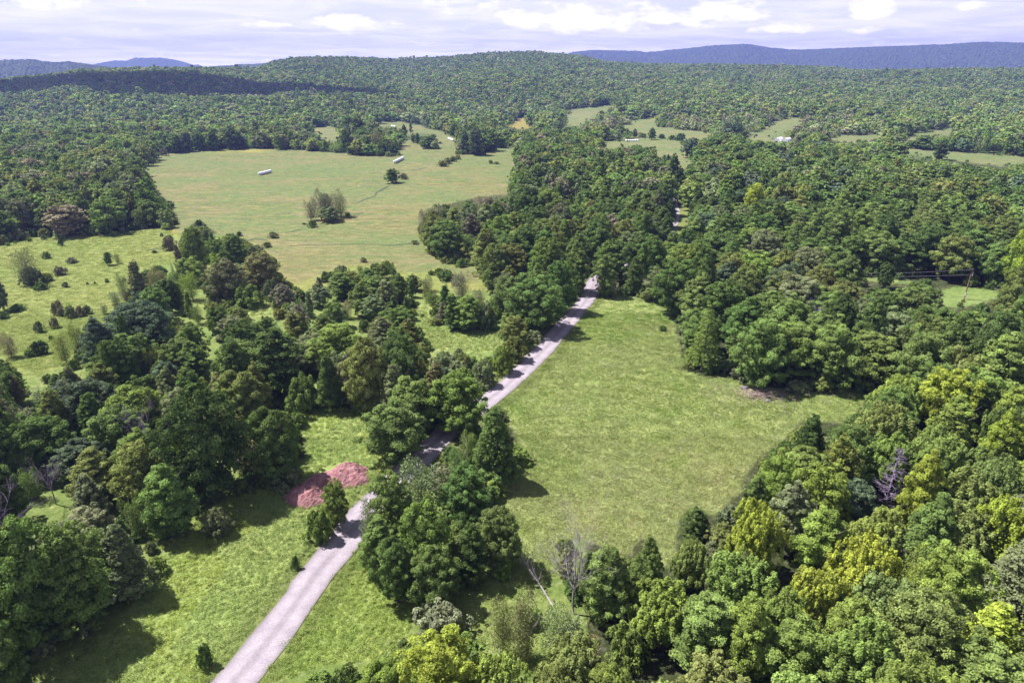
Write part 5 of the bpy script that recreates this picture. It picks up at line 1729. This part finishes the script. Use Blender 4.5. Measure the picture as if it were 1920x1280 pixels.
# ------------------------------------------------------------------ far hills and mountains
def hill(name, prof, dist, depth, step, bump, mat, label=None):
    """a solid ridge: prof gives the photo outline (px, py) seen from the camera position"""
    px = np.arange(prof[0][0], prof[-1][0] + .1, step / dist * F)
    py = interp(px, prof)
    sl, az = slope_of(px, py)
    crest = H + sl * dist
    ts = np.linspace(-1, 1.0, int(2 * depth / step))
    V = []
    for t in ts:
        rr = dist + t * depth
        ang = np.arctan(az)
        x = np.sin(ang) * rr; y = np.cos(ang) * rr
        fall = np.cos(t * pi / 2) ** 0.8 if abs(t) < 1 else 0
        z = (crest) * fall - 2
        ridge = 22 * vnoise(x, y, depth * .35, 61) + 10 * vnoise(x, y, depth * .14, 62)
        z = z + ridge * min(1, abs(t) * 3) * fall
        z = z + RNG.uniform(-1, 1, len(x)) * bump * (0.35 + .65 * min(1, abs(t) * 5)) + vnoise(x, y, step * 3, 63) * bump
        V.append(np.stack([x, y, z], 1))
    V = np.stack(V, 0); ny, nx = V.shape[:2]
    i = np.arange(ny - 1)[:, None] * nx + np.arange(nx - 1)[None, :]
    Fc = np.stack([i, i + 1, i + nx + 1, i + nx], -1).reshape(-1, 4)
    o = link(name, mesh_from(name, V.reshape(-1, 3), Fc, [mat], smooth=False))
    tag(o, kind='structure')


M_HILL = plain_mat("wooded_slope", (0.040, 0.062, 0.026), (0.075, 0.105, 0.045), .035, 1.0)
M_HILL2 = plain_mat("wooded_slope_far", (0.05, 0.08, 0.04), (0.07, 0.10, 0.045), .01, 1.0)
hill("mountain", [(1020, 118), (1075, 98), (1110, 95), (1190, 96), (1210, 99), (1290, 92), (1340, 86), (1400, 84), (1440, 90), (1480, 94), (1560, 92), (1680, 87), (1760, 84), (1850, 80), (1920, 82), (2100, 86), (2300, 100)], 7000, 1500, 15, 7, M_HILL)
hill("wooded_ridge", [(-300, 120), (-100, 114), (0, 113), (60, 113), (100, 119), (130, 116), (185, 123), (230, 130), (300, 140)], 3900, 650, 11, 4.5, M_HILL)
hill("low_ridge", [(370, 140), (400, 124), (440, 122), (480, 119), (530, 116), (600, 130)], 4300, 450, 12, 4, M_HILL)
hill("blue_mountain", [(140, 128), (185, 119), (215, 114), (235, 115), (255, 110), (280, 110), (300, 109), (330, 113), (362, 122), (372, 122), (380, 125), (400, 128), (500, 118), (515, 112), (540, 116), (600, 130)], 8000, 1100, 26, 6, M_HILL2)


def turbine(px, ph):
    u, v = (px - 960) / F, -(109 - 640) / F
    dx, dy, dz = u, cp + v * sp, -sp + v * cp
    k = 8000 / hypot(dx, dy)
    P = np.array([dx * k, dy * k, H + dz * k - 10])
    e = empty("wind_turbine", P)
    g = Geo(); g.tube([(0, 0, -5), (0, 0, 60)], [2.0, 1.2], 8); link('tower', g.mesh('tower', M_WHITE, True), e)
    g = Geo(); g.box((0, 0, 61.5), (4, 9, 4)); link('nacelle', g.mesh('nacelle', M_WHITE), e)
    for b in range(3):
        a = ph + b * 2 * pi / 3
        g = Geo(); g.tube([(0, -5, 61.5), (cos(a) * 12, -5, 61.5 + sin(a) * 12), (cos(a) * 30, -5, 61.5 + sin(a) * 30)], [1.3, 1.7, .4], 4)
        link('blade', g.mesh('blade', M_WHITE), e)
    return e


for i, px in enumerate((254, 265, 292, 312, 331)):
    e = turbine(px, .4 + i * .7)
    e.scale = (.62, .62, .62)
    e['group'] = 'wind turbines on the blue mountain'
    tag(e, ['leftmost wind turbine on the blue mountain crest', 'second wind turbine from left on the blue mountain', 'middle wind turbine on the blue mountain crest', 'fourth wind turbine from left on blue mountain', 'rightmost wind turbine on the blue mountain crest'][i], 'wind turbine')


# ------------------------------------------------------------------ a cumulus that shades the far left hill (it hangs above the frame)
def cloud():
    # where its shadow falls, and up along the sun's rays
    c0 = at(245, 159)
    up = 1500.0
    base = c0 + SUN3 / SUN3[2] * (up - c0[2])
    rng = random.Random(3)
    pts = []
    V = []; Fc = []; n0 = 0
    g = Geo()
    for k in range(26):
        t = rng.uniform(-1, 1)
        ox = t * 400; oy = rng.uniform(-1, 1) * 110 * (1.1 - abs(t) * .6)
        R = rng.uniform(60, 120) * (1.15 - .5 * abs(t))
        n = 14
        th, ph = np.meshgrid(np.linspace(0, pi, 9), np.linspace(0, 2 * pi, n, endpoint=False), indexing='ij')
        rr = R * (1 + .10 * np.sin(4 * ph + k) * np.sin(3 * th) + .06 * np.sin(7 * ph + 2 * th))
        v = np.stack([rr * np.sin(th) * np.cos(ph) + ox, rr * np.sin(th) * np.sin(ph) + oy, np.maximum(rr * np.cos(th) * .7, -R * .2) + rng.uniform(0, 40)], -1).reshape(-1, 3)
        f = [(i * n + j, (i + 1) * n + j, (i + 1) * n + (j + 1) % n, i * n + (j + 1) % n) for i in range(8) for j in range(n)]
        g.add(v, f)
    m = plain_mat("cloud_white", (0.92, 0.92, 0.94), (0.88, 0.88, 0.9), .01, 1.0)
    o = link("cloud", g.mesh("cloud", m, True), None, tuple(base))
    tag(o, kind='structure')


cloud()


# ------------------------------------------------------------------ air
def haze():
    g = Geo()
    x0, x1, y0, y1, z0, z1 = -9400, 9400, -400, 9400, -40, 400
    g.box(((x0 + x1) / 2, (y0 + y1) / 2, (z0 + z1) / 2), (x1 - x0, y1 - y0, z1 - z0))
    m = new_mat("haze_air"); nt = m.node_tree
    out = N(nt, 'ShaderNodeOutputMaterial'); v = N(nt, 'ShaderNodeVolumePrincipled')
    v.inputs['Color'].default_value = (0.30, 0.37, 1.0, 1)
    v.inputs['Density'].default_value = 0.000145
    v.inputs['Anisotropy'].default_value = 0.2
    nt.links.new(v.outputs[0], out.inputs['Volume'])
    o = link("haze", g.mesh("haze", m))
    tag(o, kind='stuff')


haze()


# ------------------------------------------------------------------ labels of the woodland trees: where they stand against things one can find
LX = [(20, "the left photo edge"), (105, "the small bare purple crown"), (190, "the thin-topped olive crown"), (283, "the bare purplish tree"), (412, "the lone round shrub"), (498, "the left bale row"),
      (610, "the mulch pile"), (736, "the single field tree"), (835, "the roadside cluster"), (925, "the cone-shaped roadside tree"), (1003, "the dark road tree"), (1075, "the bare grey tree"), (1183, "the line of bales"),
      (1265, "the forest road gap"), (1330, "the meadow bulge"), (1408, "the yellow forest tree"), (1466, "the white hoop barns"), (1530, "the dark pointed pair"), (1590, "the blue-grey crown"), (1658, "the dead spruce"), (1730, "the loose olive tree"),
      (1807, "the utility pole"), (1885, "the layered pine")]
LY = [(330, "the bale rows"), (385, "the grey willows"), (440, "the forest road gap"), (490, "the tree island"), (530, "the utility pole"), (565, "the meadow top"), (600, "the bare purplish crown"), (650, "the shaded road"), (690, "the roadside hedge"),
      (735, "the brush pile"), (780, "the huge dark tree"), (830, "the cone-shaped roadside tree"), (875, "the dead spruce top"), (915, "the mulch pile"), (975, "the lone round shrub"), (1020, "the roadside cluster"), (1080, "the bare grey tree"), (1150, "the silvery grey bush"), (1215, "the bottom yellow maple"), (1270, "the bottom photo edge")]


def near(v, L_):
    b = min(L_, key=lambda q: abs(q[0] - v)); return b


ORD = {2: ['left', 'right'], 3: ['left', 'middle', 'right']}


def make_labels():
    cells = {}
    for t in THINGS:
        if t['label']:
            continue
        xa = near(t['px'], LX); ya = near(t['py'], LY)
        yref = {"the left photo edge": None}.get(xa[1], 0)
        size = ''
        noun = 'bush' if t['kd'] == 'shrub' else 'tree'
        t['cell'] = (t['col'], t['kd'], noun, xa[1], ya[1])
        cells.setdefault(t['cell'], []).append(t)
    for key, L_ in cells.items():
        col, kd, noun, xn, yn = key
        L_.sort(key=lambda t: t['px'])
        for i, t in enumerate(L_):
            pre = ''
            if len(L_) in ORD: pre = ORD[len(L_)][i] + ' '
            elif len(L_) > 3: pre = ['leftmost', 'second', 'third', 'fourth', 'fifth', 'sixth', 'seventh', 'eighth', 'ninth', 'tenth'][min(i, 9)] + ' '
            lab = f"{pre}{COLWORD[col]} {SHAPEWORD[kd]} {noun} in line with {xn}, level with {yn}"
            w = lab.split()
            if len(w) > 16:
                lab = f"{pre}{COLWORD[col]} {SHAPEWORD[kd]} {noun} beneath {xn}, level with {yn}"
                w = lab.split()
            if len(w) > 16:
                lab = f"{pre}{COLWORD[col]} {SHAPEWORD[kd]} {noun} at {xn.replace('the ', '')}, level with {yn.replace('the ', '')}"
            t['label'] = lab
            t['obj']['label'] = lab
    for t in THINGS:
        grp = {'shrub': 'shrubs scattered on the pastures and wood rims', 'bare': 'leafless dead trees', 'snag': 'leafless dead trees', 'spruce': 'conifers among the woods', 'pine': 'conifers among the woods',
               'willow': 'feathery grey-green trees', 'spire': 'slender trees in the scrub'}.get(t['kd'], 'broadleaf trees around the meadows')
        t['obj']['group'] = grp


make_labels()
print("things", len(THINGS), "objects", len(scene.objects))
